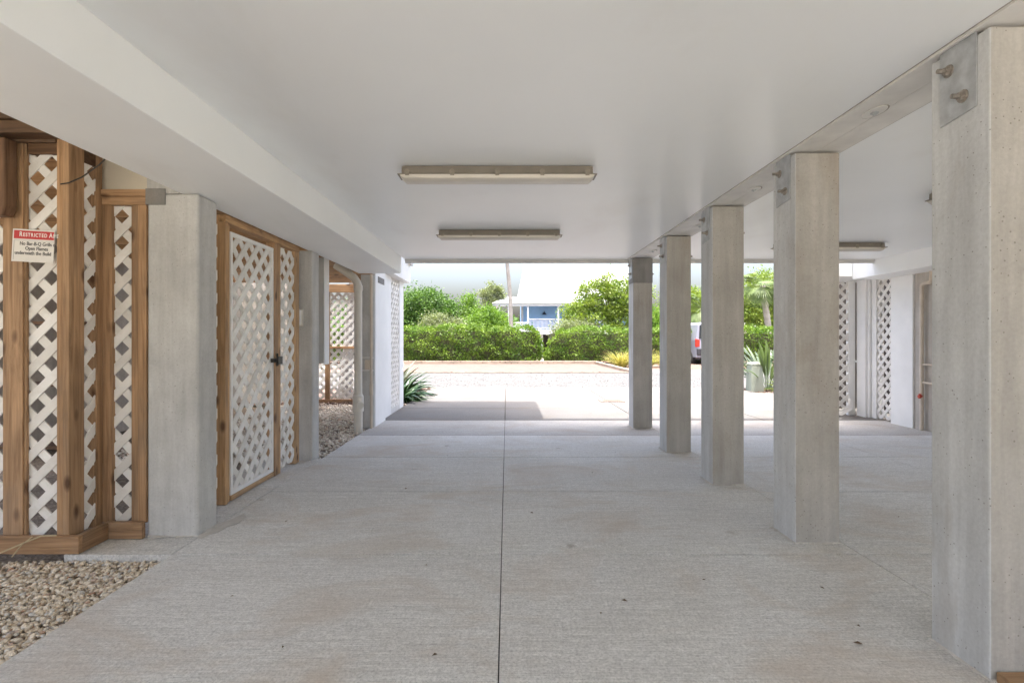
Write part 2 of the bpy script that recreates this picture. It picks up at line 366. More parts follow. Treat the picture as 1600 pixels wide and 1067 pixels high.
def tree(name, loc, lobes, label, cat, mat, trunk_h, trunk_r, leaves=14000, leaf=.16, clusters=220, csize=.34, bark='bark', seed=1, group=None, up=.2):
    """lobes: (dx,dy,z,rx,ry,rz) round loc"""
    rg = np.random.default_rng(seed); rd = random.Random(seed)
    t = thing(name, loc, label, cat, group); x0, y0, z0 = loc
    tk = MB(); base = Vector(loc); top = base + Vector((rd.uniform(-.2,.2), rd.uniform(-.2,.2), trunk_h))
    midp = base.lerp(top, .5) + Vector((rd.uniform(-.12,.12), 0, 0))
    tk.tube([base - Vector((0,0,.1)), base + Vector((0,0,.25)), midp, top], [trunk_r*1.35, trunk_r, trunk_r*.8, trunk_r*.6], 10)
    vol = np.array([l[3]*l[4]*l[5] for l in lobes]); cc = []; outs = []
    for l in lobes:
        p = base + Vector(l[:3]); m = top.lerp(p, .55) + Vector((0,0,-.15*l[5]))
        tk.tube([top - Vector((0,0,.2)), m, p + Vector((0,0,.3*l[5]))], [trunk_r*.5, trunk_r*.3, trunk_r*.1], 6)
        for _ in range(7):
            q = p + Vector((rd.uniform(-.8,.8)*l[3], rd.uniform(-.8,.8)*l[4], rd.uniform(-.3,.8)*l[5]))
            tk.tube([m.lerp(p, rd.random()), q], [trunk_r*.18, trunk_r*.06], 5)
    k = rg.choice(len(lobes), clusters, p=vol/vol.sum())
    la = np.array(lobes)[k]
    dr = rg.normal(size=(clusters,3)); dr /= np.linalg.norm(dr, axis=1)[:,None]
    rad = rg.uniform(.35, 1.05, clusters)**.6
    cpos = la[:,:3] + dr*la[:,3:]*rad[:,None]
    w = rg.uniform(.4, 1.6, clusters); per = rg.choice(clusters, leaves, p=w/w.sum())
    cs = csize*rg.uniform(.6, 1.4, clusters)
    off = rg.normal(size=(leaves,3))*cs[per][:,None]*np.array([1,1,.72])
    pts = cpos[per] + off
    o = off/(np.linalg.norm(off, axis=1)[:,None]+1e-6)
    part('trunk', tk, M[bark], t)
    child('crown', leaf_mesh('crown', pts, leaf, mat, up, o, .5, .3, seed), t)
    return t

def hedge(loc, x0, x1, y0, y1, h, label, n, seed, endl=.72):
    rg = np.random.default_rng(seed); t = thing('hedge', loc, label, 'hedge', 'clipped hedges beyond the gravel')
    Lx = x1-x0; D = y1-y0
    # lumpy clipped surface: front, top, and ends
    q = rg.random(n); u = rg.uniform(0, Lx, n); y = np.empty(n); z = np.empty(n)
    top = h + .09*np.sin(u*1.3+seed) + .06*np.sin(u*3.7) + .04*np.sin(u*9.1) + rg.normal(0, .05, n) + .22*(rg.random(n) < .03)*rg.random(n)
    front = q < .58; y[front] = rg.normal(0, .09, front.sum()) + .10*np.sin(u[front]*2.1+1) ; z[front] = rg.uniform(.05, 1, front.sum())*top[front]
    tp = ~front; y[tp] = rg.uniform(0, D, tp.sum()); z[tp] = top[tp] + rg.normal(0, .05, tp.sum())
    y[front] += .12*(z[front]/h < .2)*rg.random(front.sum()) + .10*np.sin(z[front]*5+u[front]*1.7)
    # rounded ends
    e = rg.random(n) < .06; u[e] = np.where(rg.random(e.sum()) < .5, rg.normal(0,.08,e.sum()), Lx + rg.normal(0,.08,e.sum())); y[e] = rg.uniform(0, D, e.sum()); z[e] = rg.uniform(.05,1,e.sum())*h
    ed = np.minimum(u, Lx-u); el = np.where(u < Lx-u, endl, .72); z *= el + (1-el)*np.sqrt(np.clip(ed, 0, .9)/.9)
    keep = (np.sin(u*6.1+z*4.3)+np.sin(u*2.7-z*7.9)+rg.normal(0,.8,n)) > -.95
    pts = np.stack([u + x0-loc[0], y + y0-loc[1], z], 1)[keep]
    out = np.zeros_like(pts); out[:,1] = np.where(front[keep], -.7, 0); out[:,2] = np.where(front[keep], .1, .8)
    child('foliage', leaf_mesh('foliage', pts, .135, M['hedge'], .25, out, .5, .3, seed), t)
    mb = MB(); rd = random.Random(seed)
    mb.box(x0+.25, x1-.25, y0+.28, y1-.1, .1, h-.22)
    for _ in range(int(Lx*5)):
        xx = rd.uniform(x0+.1, x1-.1); yy = rd.uniform(y0+.05, y0+.5)
        mb.tube([(xx, yy, -.02), (xx+rd.uniform(-.15,.15), yy-.02, .55), (xx+rd.uniform(-.3,.3), yy, 1.3)], [.018, .013, .006], 5)
    part('twigs', mb, M['hedge_in'], t)
    return t

def blades(mb, base, n, length, width, arch, spread, rd, seg=6, petiole=0.0, tilt=(15, 75), keel=.25):
    b0 = Vector(base)
    for _ in range(n):
        az = rd.uniform(0, 2*math.pi); el = R(90 - rd.uniform(*tilt)); ln = length*rd.uniform(.6, 1.1); w = width*rd.uniform(.75, 1.15)
        h = Vector((math.cos(az), math.sin(az), 0)); side = Vector((-h.y, h.x, 0)); p = b0 + h*rd.uniform(0, spread); e = el; vs = []
        st = ln/seg; tw = rd.uniform(-.5,.5); sd = (side*math.cos(tw) + Vector((0,0,1))*math.sin(tw)).normalized()
        for i in range(seg+1):
            t = i/seg
            if t < petiole: ww = w*.12
            else:
                tt = (t-petiole)/(1-petiole); ww = w*max(.02, (math.sin(math.pi*min(1, tt*.92+.10))**.75 if petiole else (1-tt**2.2)*(.75+.5*tt)))
            d = h*math.cos(e) + Vector((0,0,1))*math.sin(e); nn = sd.cross(d).normalized()
            vs += [p - sd*ww/2 + nn*ww*keel, p, p + sd*ww/2 + nn*ww*keel]
            p = p + d*st; e -= arch*rd.uniform(.7,1.3)/seg
        mb.add(vs, [f for i in range(seg) for f in ((3*i, 3*i+1, 3*i+4, 3*i+3), (3*i+1, 3*i+2, 3*i+5, 3*i+4))], True)
    return mb

def palm(loc, h, r, bend, label, seed, nf=22, fl=2.0, group='palms', fan=True):
    rd = random.Random(seed); t = thing('palm_tree', loc, label, 'palm tree', group); b = Vector(loc); mb = MB()
    pts, rad = [], []
    for i in range(29):
        k = i/28; pts.append(b + Vector((bend[0]*k*k + .1*math.sin(k*5), bend[1]*k*k, h*k - .05))); rad.append(r*(1.25-.35*min(1,k*4) - .1*k)*(1.0 if i % 2 else 1.06))
    mb.tube(pts, rad, 12); part('trunk', mb, M['pbark'], t)
    top = pts[-1]; fr = MB()
    for i in range(nf):
        az = i*2.399 + rd.uniform(-.2,.2); el = R(rd.uniform(-25, 75)); ln = fl*rd.uniform(.8, 1.1)
        hd = Vector((math.cos(az), math.sin(az), 0)); sd = Vector((-hd.y, hd.x, 0)); p = top.copy(); rp = []; e = el
        for k in range(8):
            rp.append(p.copy()); d = hd*math.cos(e) + Vector((0,0,1))*math.sin(e); p = p + d*ln/8; e -= R(9)
        fr.tube(rp, [.022*(1-k/9) for k in range(8)], 4, False)
        if fan:
            c = rp[5]; dd = (rp[6]-rp[4]).normalized(); up = sd.cross(dd)
            for k in range(22):
                a = R(-105 + 210*k/21); di = (dd*math.cos(a) + sd*math.sin(a) + up*.12).normalized(); l2 = ln*.55*(.75+.25*math.cos(a))*rd.uniform(.85,1.05)
                q1 = c + di*l2*.55; q2 = c + di*l2 + Vector((0,0,-.22*l2)); s2 = di.cross(up).normalized()*.034*fl*.6
                fr.add([c, q1-s2, q1+s2, q2], [(0,1,2), (1,3,2)])
        else:
            for k in range(1, 8):
                for m_ in range(3):
                    q = rp[k].lerp(rp[k-1], m_/3); dd = (rp[k]-rp[k-1]).normalized()
                    for sg in (-1, 1):
                        di = (sd*sg + dd*.7 + Vector((0,0,-.35))).normalized(); l2 = ln*.30*rd.uniform(.8,1.1)*(1.1-.5*abs(k/7-.4))
                        s2 = dd*.03; fr.add([q-s2*.4, q+di*l2*.5-s2, q+di*l2*.5+s2, q+di*l2+Vector((0,0,-.1))], [(0,1,2), (1,3,2)])
    part('crown', fr, M['palm'], t)
    return t

def stones(name, n, region, size, mat, zbase, layers, seed, sub=1, flat=.62):
    rg = np.random.default_rng(seed)
    import bmesh as _b
    bm = _b.new(); _b.ops.create_icosphere(bm, subdivisions=sub, radius=1); bv = np.array([v.co[:] for v in bm.verts]); bf = np.array([[v.index for v in f.verts] for f in bm.faces]); bm.free()
    P = region(rg, n); n = len(P)
    s = size*rg.uniform(.55, 1.25, n)**1.0
    ax = np.stack([s*rg.uniform(.8,1.35,n), s*rg.uniform(.7,1.05,n), s*flat*rg.uniform(.7,1.2,n)], 1)
    jit = 1 + rg.normal(0, .10, (n, len(bv), 1))
    v = bv[None]*jit*ax[:,None]
    a = rg.uniform(0, 2*np.pi, n); ti = rg.normal(0, .45, n)
    ct, st = np.cos(ti), np.sin(ti); y = v[:,:,1]*ct[:,None] - v[:,:,2]*st[:,None]; z = v[:,:,1]*st[:,None] + v[:,:,2]*ct[:,None]
    ca, sa = np.cos(a), np.sin(a); x2 = v[:,:,0]*ca[:,None] - y*sa[:,None]; y2 = v[:,:,0]*sa[:,None] + y*ca[:,None]
    w = np.stack([x2, y2, z], 2); lay = rg.integers(0, layers, n)
    w[:,:,0] += P[:,0,None]; w[:,:,1] += P[:,1,None]; w[:,:,2] += zbase + (ax[:,2]*.55 + lay*size*.62)[:,None]
    me = tri_mesh(name, w.reshape(-1,3), (np.arange(n)[:,None,None]*len(bv) + bf[None]).reshape(-1,3), mat, sub > 0)
    o = bpy.data.objects.new(name, me); COL.objects.link(o); return o

def text_mesh(s, size, org, xd, yd, mat_off=0.0, sx=1.0):
    cu = bpy.data.curves.new('t', 'FONT'); cu.body = s; cu.size = size; cu.align_x = 'LEFT'; cu.extrude = .0006; cu.offset = mat_off
    ob = bpy.data.objects.new('t', cu); COL.objects.link(ob); dg = bpy.context.evaluated_depsgraph_get(); me = ob.evaluated_get(dg).to_mesh()
    vs = [v.co.copy() for v in me.vertices]; fs = [tuple(p.vertices) for p in me.polygons]; ob.to_mesh_clear(); COL.objects.unlink(ob); bpy.data.objects.remove(ob)
    w = max(v.x for v in vs); xd, yd = Vector(xd), Vector(yd); nd = xd.cross(yd)
    return [Vector(org) + xd*v.x*sx + yd*v.y + nd*v.z for v in vs], fs, w*sx

exec_order = None
CEIL = 2.71

# ================================================================== SETTING
g = MB(); g.add([(-400,-300,-.12),(400,-300,-.12),(400,600,-.12),(-400,600,-.12)], [(0,1,2,3)]); struct('ground', g, M['soil'])
# slab panels of the carport and driveway, grooves between
fl = MB(); xs = [-2.19, -.035, 2.315, 4.5, 6.62]; ys = [-5.4, -3.7, -2.3, -.85, .6, 2.02, 3.47, 4.91, 6.36, 7.81, 9.26]; ys2 = [9.26, 10.9, 12.6, 14.2, 15.7]
G = .0075
for i in range(len(xs)-1):
    for j in range(len(ys)-2): fl.box(xs[i]+.0028, xs[i+1]-.0028, ys[j]+G, ys[j+1]-G, -.16, 0)
struct('floor', fl, M['floor'], .0025)
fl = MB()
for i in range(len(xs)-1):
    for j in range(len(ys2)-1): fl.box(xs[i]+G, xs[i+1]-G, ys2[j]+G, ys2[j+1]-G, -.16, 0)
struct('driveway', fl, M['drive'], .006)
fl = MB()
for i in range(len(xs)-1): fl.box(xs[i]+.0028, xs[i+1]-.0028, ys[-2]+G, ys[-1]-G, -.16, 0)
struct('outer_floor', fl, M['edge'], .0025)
js = MB()
for x in xs[1:-1]: js.add([(x-.02, ys[0], -.02), (x+.02, ys[0], -.02), (x+.02, 15.69, -.02), (x-.02, 15.69, -.02)], [(0,1,2,3)])
for y in ys[1:]+ys2[1:-1]: js.add([(xs[0]+.01, y-.02, -.024), (xs[-1]-.01, y-.02, -.024), (xs[-1]-.01, y+.02, -.024), (xs[0]+.01, y+.02, -.024)], [(0,1,2,3)])
struct('joint_shade', js, M['deckd'])  # near-black sheets under the grooves stand in for their shade
ap = MB(); ap.box(-2.9, -2.198, 3.474, 6.3, -.16, -.004); struct('apron', ap, M['floor'], .006)
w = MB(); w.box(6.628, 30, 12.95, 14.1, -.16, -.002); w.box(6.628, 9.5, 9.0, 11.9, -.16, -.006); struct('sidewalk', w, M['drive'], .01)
rd_ = MB(); rd_.add([(-90,15.72,-.03),(90,15.72,-.03),(90,22.9,-.03),(-90,22.9,-.03)], [(0,1,2,3)]); rd_.add([(5.6,22.9,-.034),(90,22.9,-.034),(90,25.8,-.034),(5.6,25.8,-.034)], [(0,1,2,3)]); struct('road', rd_, M['road'])
pk = MB(); pk.add([(-9,23.0,-.02),(5.25,23.0,-.02),(5.25,31.3,-.02),(-9,31.3,-.02)], [(0,1,2,3)]); struct('gravel_bed', pk, M['pink'])
mu = MB()
mu.add([(-60,31.5,-.03),(60,31.5,-.03),(60,36,-.03),(-60,36,-.03)], [(0,1,2,3)])
mu.add([(5.5,25.82,-.05),(60,25.82,-.05),(60,31.5,-.05),(5.5,31.5,-.05)], [(0,1,2,3)])
mu.add([(6.64,14.11,-.02),(30,14.11,-.02),(30,15.7,-.02),(6.64,15.7,-.02)], [(0,1,2,3)])
mu.add([(6.64,11.9,-.03),(30,11.9,-.03),(30,12.94,-.03),(6.64,12.94,-.03)], [(0,1,2,3)])
mu.add([(-12,11.6,-.03),(-2.2,11.6,-.03),(-2.2,15.7,-.03),(-12,15.7,-.03)], [(0,1,2,3)])
struct('mulch_bed', mu, M['mulch'])
gb = MB(); gb.add([(-9,-3,-.07),(-2.2,-3,-.07),(-2.2,11.6,-.07),(-9,11.6,-.07)], [(0,1,2,3)]); struct('gravel_base', gb, M['grit'])
def reg(x0, x1, y0, y1):
    return lambda rg, n: np.stack([rg.uniform(x0, x1, n), rg.uniform(y0, y1, n)], 1)
o = stones('pebbles', 20000, reg(-4.1, -2.208, 1.7, 3.46), .0145, M['stone'], -.075, 4, 3); tag(o, 'tan river pebbles filling the bed beside the slab at lower left', 'gravel', kind='stuff')
o = stones('shell_gravel', 12000, reg(-5.0, -2.215, 6.2, 12.0), .022, M['shell'], -.075, 4, 5, 1); tag(o, 'pale pebble gravel under the deck behind the white drain pipe', 'gravel', kind='stuff')
o = stones('road_gravel', 9000, reg(-8, 14, 15.75, 22.8), .018, M['road'], -.033, 1, 6, 1, .35); tag(o, 'crushed pale shell scattered over the road', 'gravel', kind='stuff')
o = stones('mulch_chips', 5000, lambda rg, n: np.concatenate([reg(-4.5,-2.25,11.7,15.6)(rg, n//2), reg(6.66,12,14.15,15.6)(rg, n//4), reg(6.66,10,11.95,12.9)(rg, n//4)]), .035, M['mulch'], -.04, 2, 8, 0, .3); tag(o, 'brown wood mulch chips around the plants beside the driveway', 'mulch', kind='stuff')

# ------------------------------------------------------------------ ceiling and beams
YB, YE = -3.7, 8.62
c = MB(); c.box(-1.664, 1.95, YB, YE, CEIL, CEIL+.05); c.box(2.335, 5.98, YB, YE, CEIL, CEIL+.05); struct('ceiling', c, M['ceil'])
t = thing('ceiling_beam', (2.14, 3.5, 2.7), 'painted soffit beam resting on the row of concrete columns', 'beam')
b = MB(); b.box(1.962, 2.138, YB, YE, 2.70, CEIL+.16); b.box(2.142, 2.322, YB, YE, 2.702, CEIL+.16); part('soffit', b, M['soffit'], t, .003)
b = MB(); b.box(1.951, 1.961, YB, YE, 2.712, CEIL+.1); b.box(2.323, 2.334, YB, YE, 2.708, CEIL+.1); b.box(2.1385, 2.1415, YB, YE, 2.708, CEIL+.1); part('joint_gap', b, M['gap'], t)
for yy, xx in ((3.02, 2.09), (2.66, 2.25), (4.58, 2.13), (6.05, 2.20), (7.75, 2.13)):
    gp = MB(); gp.prism([(xx + .012 + .050*math.cos(2*math.pi*k/18), yy + .01 + .092*math.sin(2*math.pi*k/18), 2.6995) for k in range(18)], (0,0,-.002)); part('crescent_shade', gp, M['bolt'], t)  # offset dark disc, painted crescent of shade behind the washer
    wv = MB(); wv.prism([(xx + .048*math.cos(2*math.pi*k/18), yy + .085*math.sin(2*math.pi*k/18), 2.6970) for k in range(18)], (0,0,-.006)); wh = part('washer', wv, M['soffit'], t, .002)
    bb = MB(); bb.tube([(xx, yy, 2.691), (xx, yy, 2.683)], .020, 6); bb.tube([(xx, yy, 2.683), (xx, yy, 2.676)], .010, 8); part('bolt', bb, M['galv'], wh)
def side_beam(x0, x1, label, y1=8.36):
    b = MB(); b.box(x0, x1, YB, y1, 2.444, CEIL+.25)
    return solo('ceiling_beam', b, M['beam'], ((x0+x1)/2, 3.4, 2.444), label, 'beam', bev=.006)
side_beam(-2.33, -1.666, 'broad white dropped beam over the wooden gate and left pillars')
side_beam(5.985, 6.62, 'white dropped beam along the far right bay', 9.2)
tr = thing('fascia_trim', (0, 8.66, 2.65), 'grey metal drip trim across the open end of the ceiling', 'trim')
b = MB(); b.box(-1.66, 5.98, 8.624, 8.655, 2.685, CEIL+.05); part('upper_strip', b, M['trim'], tr, .003)
b = MB(); b.box(-1.66, 5.98, 8.657, 8.70, 2.65, CEIL+.05); part('lower_strip', b, M['trim'], tr, .003)
# storey above
t = thing('building', (0, 4, 2.8), 'pale upper storey of the stilt building seen at the ceiling edge', 'building')
b = MB(); b.box(-6.4, 6.7, YB, 8.62, CEIL+.27, 6.0); b.box(6.7, 12, YB, 8.62, CEIL+.27, 6.0); part('wall', b, M['siding'], t)
b = MB(); b.box(-6.4, .66, 8.63, 11.28, 5.6, 6.0); part('shadow_overhang', b, M['siding'], t)  # unseen slab placed for the stepped driveway shadow, thin to admit sky light
b = MB(); b.box(-2.45, -2.05, 8.37, 11.28, 2.60, 3.10); part('fascia', b, M['white'], t, .006)
b = MB(); b.box(-2.44, -2.04, 11.282, 11.31, 2.97, 3.11); b.box(-2.04, -1.99, 11.0, 11.31, 2.97, 3.11); part('cap_strip', b, M['trim'], t, .004)
b = MB(); b.box(5.75, 6.9, 9.21, 10.2, 2.50, 2.97); part('right_fascia', b, M['white'], t, .006)

# ================================================================== CONCRETE COLUMNS
def column(cx, cy, label):
    t = thing('concrete_column', (cx, cy, 0), label, 'column', 'square concrete columns between the parking bays')
    h = .1525
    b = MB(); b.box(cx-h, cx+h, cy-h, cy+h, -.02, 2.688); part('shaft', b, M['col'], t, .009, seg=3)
    for sg in (-1, 1):
        x = cx + sg*(h+.001); b = MB(); lo, hi = min(x, x+sg*.006), max(x, x+sg*.006)
        b.prism([(lo, cy-.095, 2.385), (lo, cy-.095, 2.699), (lo, cy+.095, 2.699), (lo, cy+.095, 2.365)], (hi-lo, 0, 0))
        p = part('bracket_plate', b, M['galv'], t, .0015)
        for yy, zz in ((.045, 2.60), (-.03, 2.455)):
            b = MB(); xa = x + sg*.006
            b.tube([(xa, cy+yy, zz), (xa+sg*.004, cy+yy, zz)], .028, 16); b.tube([(xa+sg*.004, cy+yy, zz), (xa+sg*.020, cy+yy, zz)], .0185, 6); b.tube([(xa+sg*.02, cy+yy, zz), (xa+sg*.05, cy+yy, zz)], .0105, 10)
            part('bolt', b, M['bolt'], p)
    return t
CX = 2.137
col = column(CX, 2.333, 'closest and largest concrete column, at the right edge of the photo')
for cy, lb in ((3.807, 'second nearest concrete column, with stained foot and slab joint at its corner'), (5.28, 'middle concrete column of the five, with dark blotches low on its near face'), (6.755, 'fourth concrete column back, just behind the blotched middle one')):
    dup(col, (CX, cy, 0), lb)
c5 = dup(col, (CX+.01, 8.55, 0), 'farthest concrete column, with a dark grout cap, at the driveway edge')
b = MB(); b.box(CX+.01-.158, CX+.01+.158, 8.55-.1585, 8.55+.150, 2.30, 2.680); o = part('grout_cap', b, M['capc'], c5, .006, 'dark grey rough cap')

# floor details by the columns
def skirt(parent, x0, x1, y0, y1, seed, amp=.03, keep=lambda x, y: True):
    rd = random.Random(seed); pts = []; n = 16
    for (ax, ay), (bx_, by_), (nx, ny) in (((x0,y0),(x1,y0),(0,-1)), ((x1,y0),(x1,y1),(1,0)), ((x1,y1),(x0,y1),(0,1)), ((x0,y1),(x0,y0),(-1,0))):
        for k in range(n):
            u = k/n; o_ = .004 + amp*max(0, rd.gauss(.25, .35)); px, py = ax+(bx_-ax)*u, ay+(by_-ay)*u
            pts.append((px+nx*o_, py+ny*o_, .001))
    inner = [(x0+(x1-x0)*.5, y0+(y1-y0)*.5, .006)]
    m_ = MB(); top = [(p[0], p[1], .0035) for p in pts]; k = len(pts)
    cl_ = lambda p: (min(max(p[0], x0-.001), x1+.001), min(max(p[1], y0-.001), y1+.001), .010)
    m_.loft([pts, top, [cl_(p) for p in pts]], True, False); return part('grout_skirt', m_, M['grout'], parent)
skirt(col, CX-.1535, CX+.1535, 2.333-.1535, 2.333+.1535, 1, .02)
for ob, cyy, sd_ in [(o_, o_.location.y, i) for i, o_ in enumerate([x for x in COL.objects if x.name.startswith('concrete_column.')])]:
    skirt(ob, ob.location.x-.1535, ob.location.x+.1535, cyy-.1535, cyy+.1535, 5+sd_, .035)
lit = MB(); rl = random.Random(4)
for x, y in ((-1.02, 2.42), (-.72, 6.42), (-.32, 2.36), (.63, 2.85), (.48, 2.72), (1.15, 3.1), (1.35, 6.6), (-.95, 5.0), (.2, 4.3), (1.72, 2.6), (1.78, 3.0), (-1.7, 4.1), (2.55, 3.05), (3.1, 4.2), (-.5, 3.3), (.9, 5.6), (1.62, 2.45), (-1.5, 2.9)):
    a = rl.uniform(0, 6.28); l_ = rl.uniform(.008, .022); w_ = l_*.45; c_, s_ = math.cos(a), math.sin(a)
    P = lambda u, v, z: (x+u*c_-v*s_, y+u*s_+v*c_, z)
    lit.add([P(-l_,0,.002), P(0,-w_,.006), P(l_,0,.003), P(0,w_,.009)], [(0,1,2), (0,2,3)])
solo('leaf_litter', lit, M['litter'], (0, 4, 0), 'small dry brown leaf bits scattered on the concrete floor', 'leaf litter', kind='stuff')
b = MB(); b.box(2.0, 2.62, 1.55, 2.172, .001, .045); solo('wooden_plank', b, M['wx'], (2.3, 1.86, 0), 'short pine plank lying on the floor against the nearest column', 'plank', bev=.004)

# ================================================================== CEILING LIGHTS
def light(cx, cy, L_, label):
    t = thing('ceiling_light', (cx, cy, CEIL), label, 'light', 'long strip lights on the ceiling')
    x0, x1 = cx-L_/2, cx+L_/2
    def ring(x, prof): return [(x, cy+y, CEIL+z*.84) for y, z in prof]
    H = [(-.070,-.006),(-.075,-.070),(-.084,-.074),(-.084,-.082),(.084,-.082),(.084,-.074),(.075,-.070),(.070,-.006)]
    sm = lambda p, k: [(y*k, z) for y, z in p]
    b = MB(); b.loft([ring(x0+.03, sm(H,.86)), ring(x0+.06, H), ring(x1-.06, H), ring(x1-.03, sm(H,.86))])
    b.prism([(x0, cy-.075, CEIL-.062), (x0+.05, cy-.08, CEIL-.062), (x0+.05, cy+.08, CEIL-.062), (x0, cy+.075, CEIL-.062)], (0,0,-.008))
    b.prism([(x1-.05, cy-.08, CEIL-.062), (x1, cy-.075, CEIL-.062), (x1, cy+.075, CEIL-.062), (x1-.05, cy+.08, CEIL-.062)], (0,0,-.008))
    part('housing', b, M['housing'], t, .002)
    D = [(-.078,-.0825),(-.073,-.112),(-.055,-.127),(-.020,-.132),(.020,-.132),(.055,-.127),(.073,-.112),(.078,-.0825)]
    b = MB(); b.loft([ring(x0+.02, [(y*.92, -.0825+(z+.0825)*.3) for y, z in D]), ring(x0+.05, D), ring(x1-.05, D), ring(x1-.02, [(y*.92, -.0825+(z+.0825)*.3) for y, z in D])], smooth=True)
    part('diffuser', b, M['lens'], t)
    for sx in (-.30, .30):
        b = MB(); b.box(cx+sx*L_-.06, cx+sx*L_+.06, cy-.05, cy+.05, CEIL-.013, CEIL-.001); part('mounting_bracket', b, M['clip'], t, .002)
    for k in range(5):
        for sg in (-1, 1):
            xx = x0 + L_*(.05 + .9*k/4); b = MB(); y = cy + sg*.084
            b.tube([(xx, y-.010*sg, CEIL-.052), (xx, y+.008*sg, CEIL-.052)], .021, 10); b.box(xx-.015, xx+.015, y-.005, y+.005, CEIL-.079, CEIL-.05)
            part('clip', b, M['clip'], t)
    return t
lt = light(-.072, 4.06, 1.5, 'nearest unlit strip light, overhead in the middle of the ceiling')
dup(lt, (-.09, 6.38, CEIL), 'second unlit strip light, smaller, over the middle near the open end')
dup(lt, (4.36, 7.2, CEIL), 'strip light in the right bay, half hidden behind the second column')
dup(lt, (4.505, 4.7, CEIL), 'strip light in the right bay, its end peeking beside the nearest column')

# ================================================================== LEFT SIDE
def pillar(name, x0, x1, y0, y1, h, label, strap=None, mat='pil', group='concrete pillars along the left side'):
    t = thing(name, ((x0+x1)/2, (y0+y1)/2, 0), label, 'pillar', group)
    b = MB(); b.box(x0, x1, y0, y1, -.05, h); part('shaft', b, M[mat], t, .022, seg=4)
    if strap: b = MB(); b.box(*strap); part('strap', b, M['capc'], t, .002)
    return t
pillar('concrete_pillar', -2.565, -2.2, 3.785, 4.04, 2.4425, 'pale concrete pillar between the wooden screen and lattice gate', (-2.57, -2.43, 3.775, 3.784, 2.36, 2.475))
for pl in [x for x in COL.objects if x.name == 'concrete_pillar']:
    skirt(pl, -2.566, -2.199, 3.784, 4.041, 9, .05)
    sm_ = MB(); sm_.prism([(-2.198,3.76,.001),(-2.15,3.74,.001),(-2.14,3.82,.001),(-2.10,3.86,.001),(-2.09,3.98,.001),(-2.05,4.05,.001),(-2.06,4.2,.001),(-2.12,4.28,.001),(-2.15,4.12,.001),(-2.198,4.06,.001)], (0,0,.004)); part('mortar_smear', sm_, M['grout'], pl, .002)
b = MB(); b.box(-2.565, -2.336, 3.785, 4.04, 2.4435, 2.7); solo('pillar_cap', b, M['pil'], (-2.45, 3.9, 2.4435), 'rough concrete stub above the pale pillar behind the beam', 'concrete stub')
pillar('concrete_pillar', -2.55, -2.27, 6.2, 6.43, 2.4425, 'concrete pillar carrying the conduit and switch box beside the gate')

# wooden screen with lattice
SL = (-2.85, 3.6, 0)
t = thing('wooden_screen', SL, 'brown pine framed lattice screen with the red and white sign', 'screen')
ZT = 2.632
def bx(*a): return MB().box(*a)
part('corner_post', bx(-2.977, -2.936, 3.512, 3.60, .10, ZT+.14), M['wz'], t, .004)
part('corner_post', bx(-2.9355, -2.893, 3.508, 3.638, .09, ZT+.14), M['wz'], t, .004)
part('post', bx(-3.337, -3.205, 3.515, 3.555, .10, ZT+.07), M['wz'], t, .004)
part('post', bx(-3.204, -3.188, 3.525, 3.545, .10, ZT+.07), M['wz'], t, .003)
part('post', bx(-3.98, -3.86, 3.515, 3.60, .10, ZT+.07), M['wz'], t, .004)
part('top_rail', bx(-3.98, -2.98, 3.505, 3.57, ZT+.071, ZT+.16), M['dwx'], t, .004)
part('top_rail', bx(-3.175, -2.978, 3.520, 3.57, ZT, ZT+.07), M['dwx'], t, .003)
part('sill', bx(-3.98, -2.80, 3.47, 3.507, .0, .115), M['wx'], t, .004)
part('lattice', lattice(MB(), (-3.22, 3.560, .10), (1,0,0), .27, ZT-.06, ph=.085), M['vinyl'], t)
part('lattice', lattice(MB(), (-3.87, 3.577, .10), (1,0,0), .55, ZT-.06, ph=.02), M['vinyl'], t)
part('lattice', lattice(MB(), (-2.915, 3.63, .10), (0,1,0), .14, ZT-.12, ph=.0), M['vinyl'], t)
part('sill', bx(-2.84, -2.80, 3.508, 3.735, .0, .115), M['wy'], t, .004)
part('top_rail', bx(-2.925, -2.893, 3.639, 3.74, ZT-.02, ZT+.14), M['dwx'], t, .003)
part('post', bx(-2.96, -2.89, 3.74, 3.798, .08, ZT+.12), M['wz'], t, .004)
part('post', bx(-2.888, -2.822, 3.790, 3.83, .10, 2.36), M['wz'], t, .004)
part('post', bx(-2.68, -2.628, 3.79, 3.83, .10, 2.36), M['wz'], t, .004)
part('post', bx(-2.627, -2.568, 3.78, 3.825, .10, 2.36), M['wz'], t, .004)
part('top_rail', bx(-2.889, -2.568, 3.785, 3.825, 2.361, 2.42), M['wx'], t, .004)
part('top_rail', bx(-2.889, -2.568, 3.775, 3.825, 2.421, 2.47), M['wx'], t, .004)
part('sill', bx(-2.838, -2.568, 3.736, 3.776, .0, .115), M['wx'], t, .004)
part('lattice', lattice(MB(), (-2.83, 3.835, .10), (1,0,0), .16, 2.26, ph=.06), M['vinyl'], t)
part('panel', bx(-2.92, -2.57, 3.83, 3.84, 2.472, 2.80), M['cream'], t, label='plain cream panel above the narrow lattice')
b = MB(); b.prism([(-3.45, 3.40, 2.20), (-3.235, 3.40, 2.20), (-3.215, 3.40, 2.27), (-3.215, 3.40, 2.70), (-3.45, 3.40, 2.70)], (0, .09, 0))
solo('hanging_post', b, M['dwz'], (-3.2, 3.34, 2.1), 'dark timber post end hanging above the sign at the left edge', 'post', bev=.01)
b = MB(); b.box(-4.2, -2.86, 3.38, 3.50, 2.72, 2.80); b.box(-4.2, -2.9, 3.36, 3.52, 2.802, 2.92); solo('header_beam', b, M['dwx'], (-3.4, 3.4, 2.68), 'dark stained header timber above the wooden screen', 'beam', bev=.006)
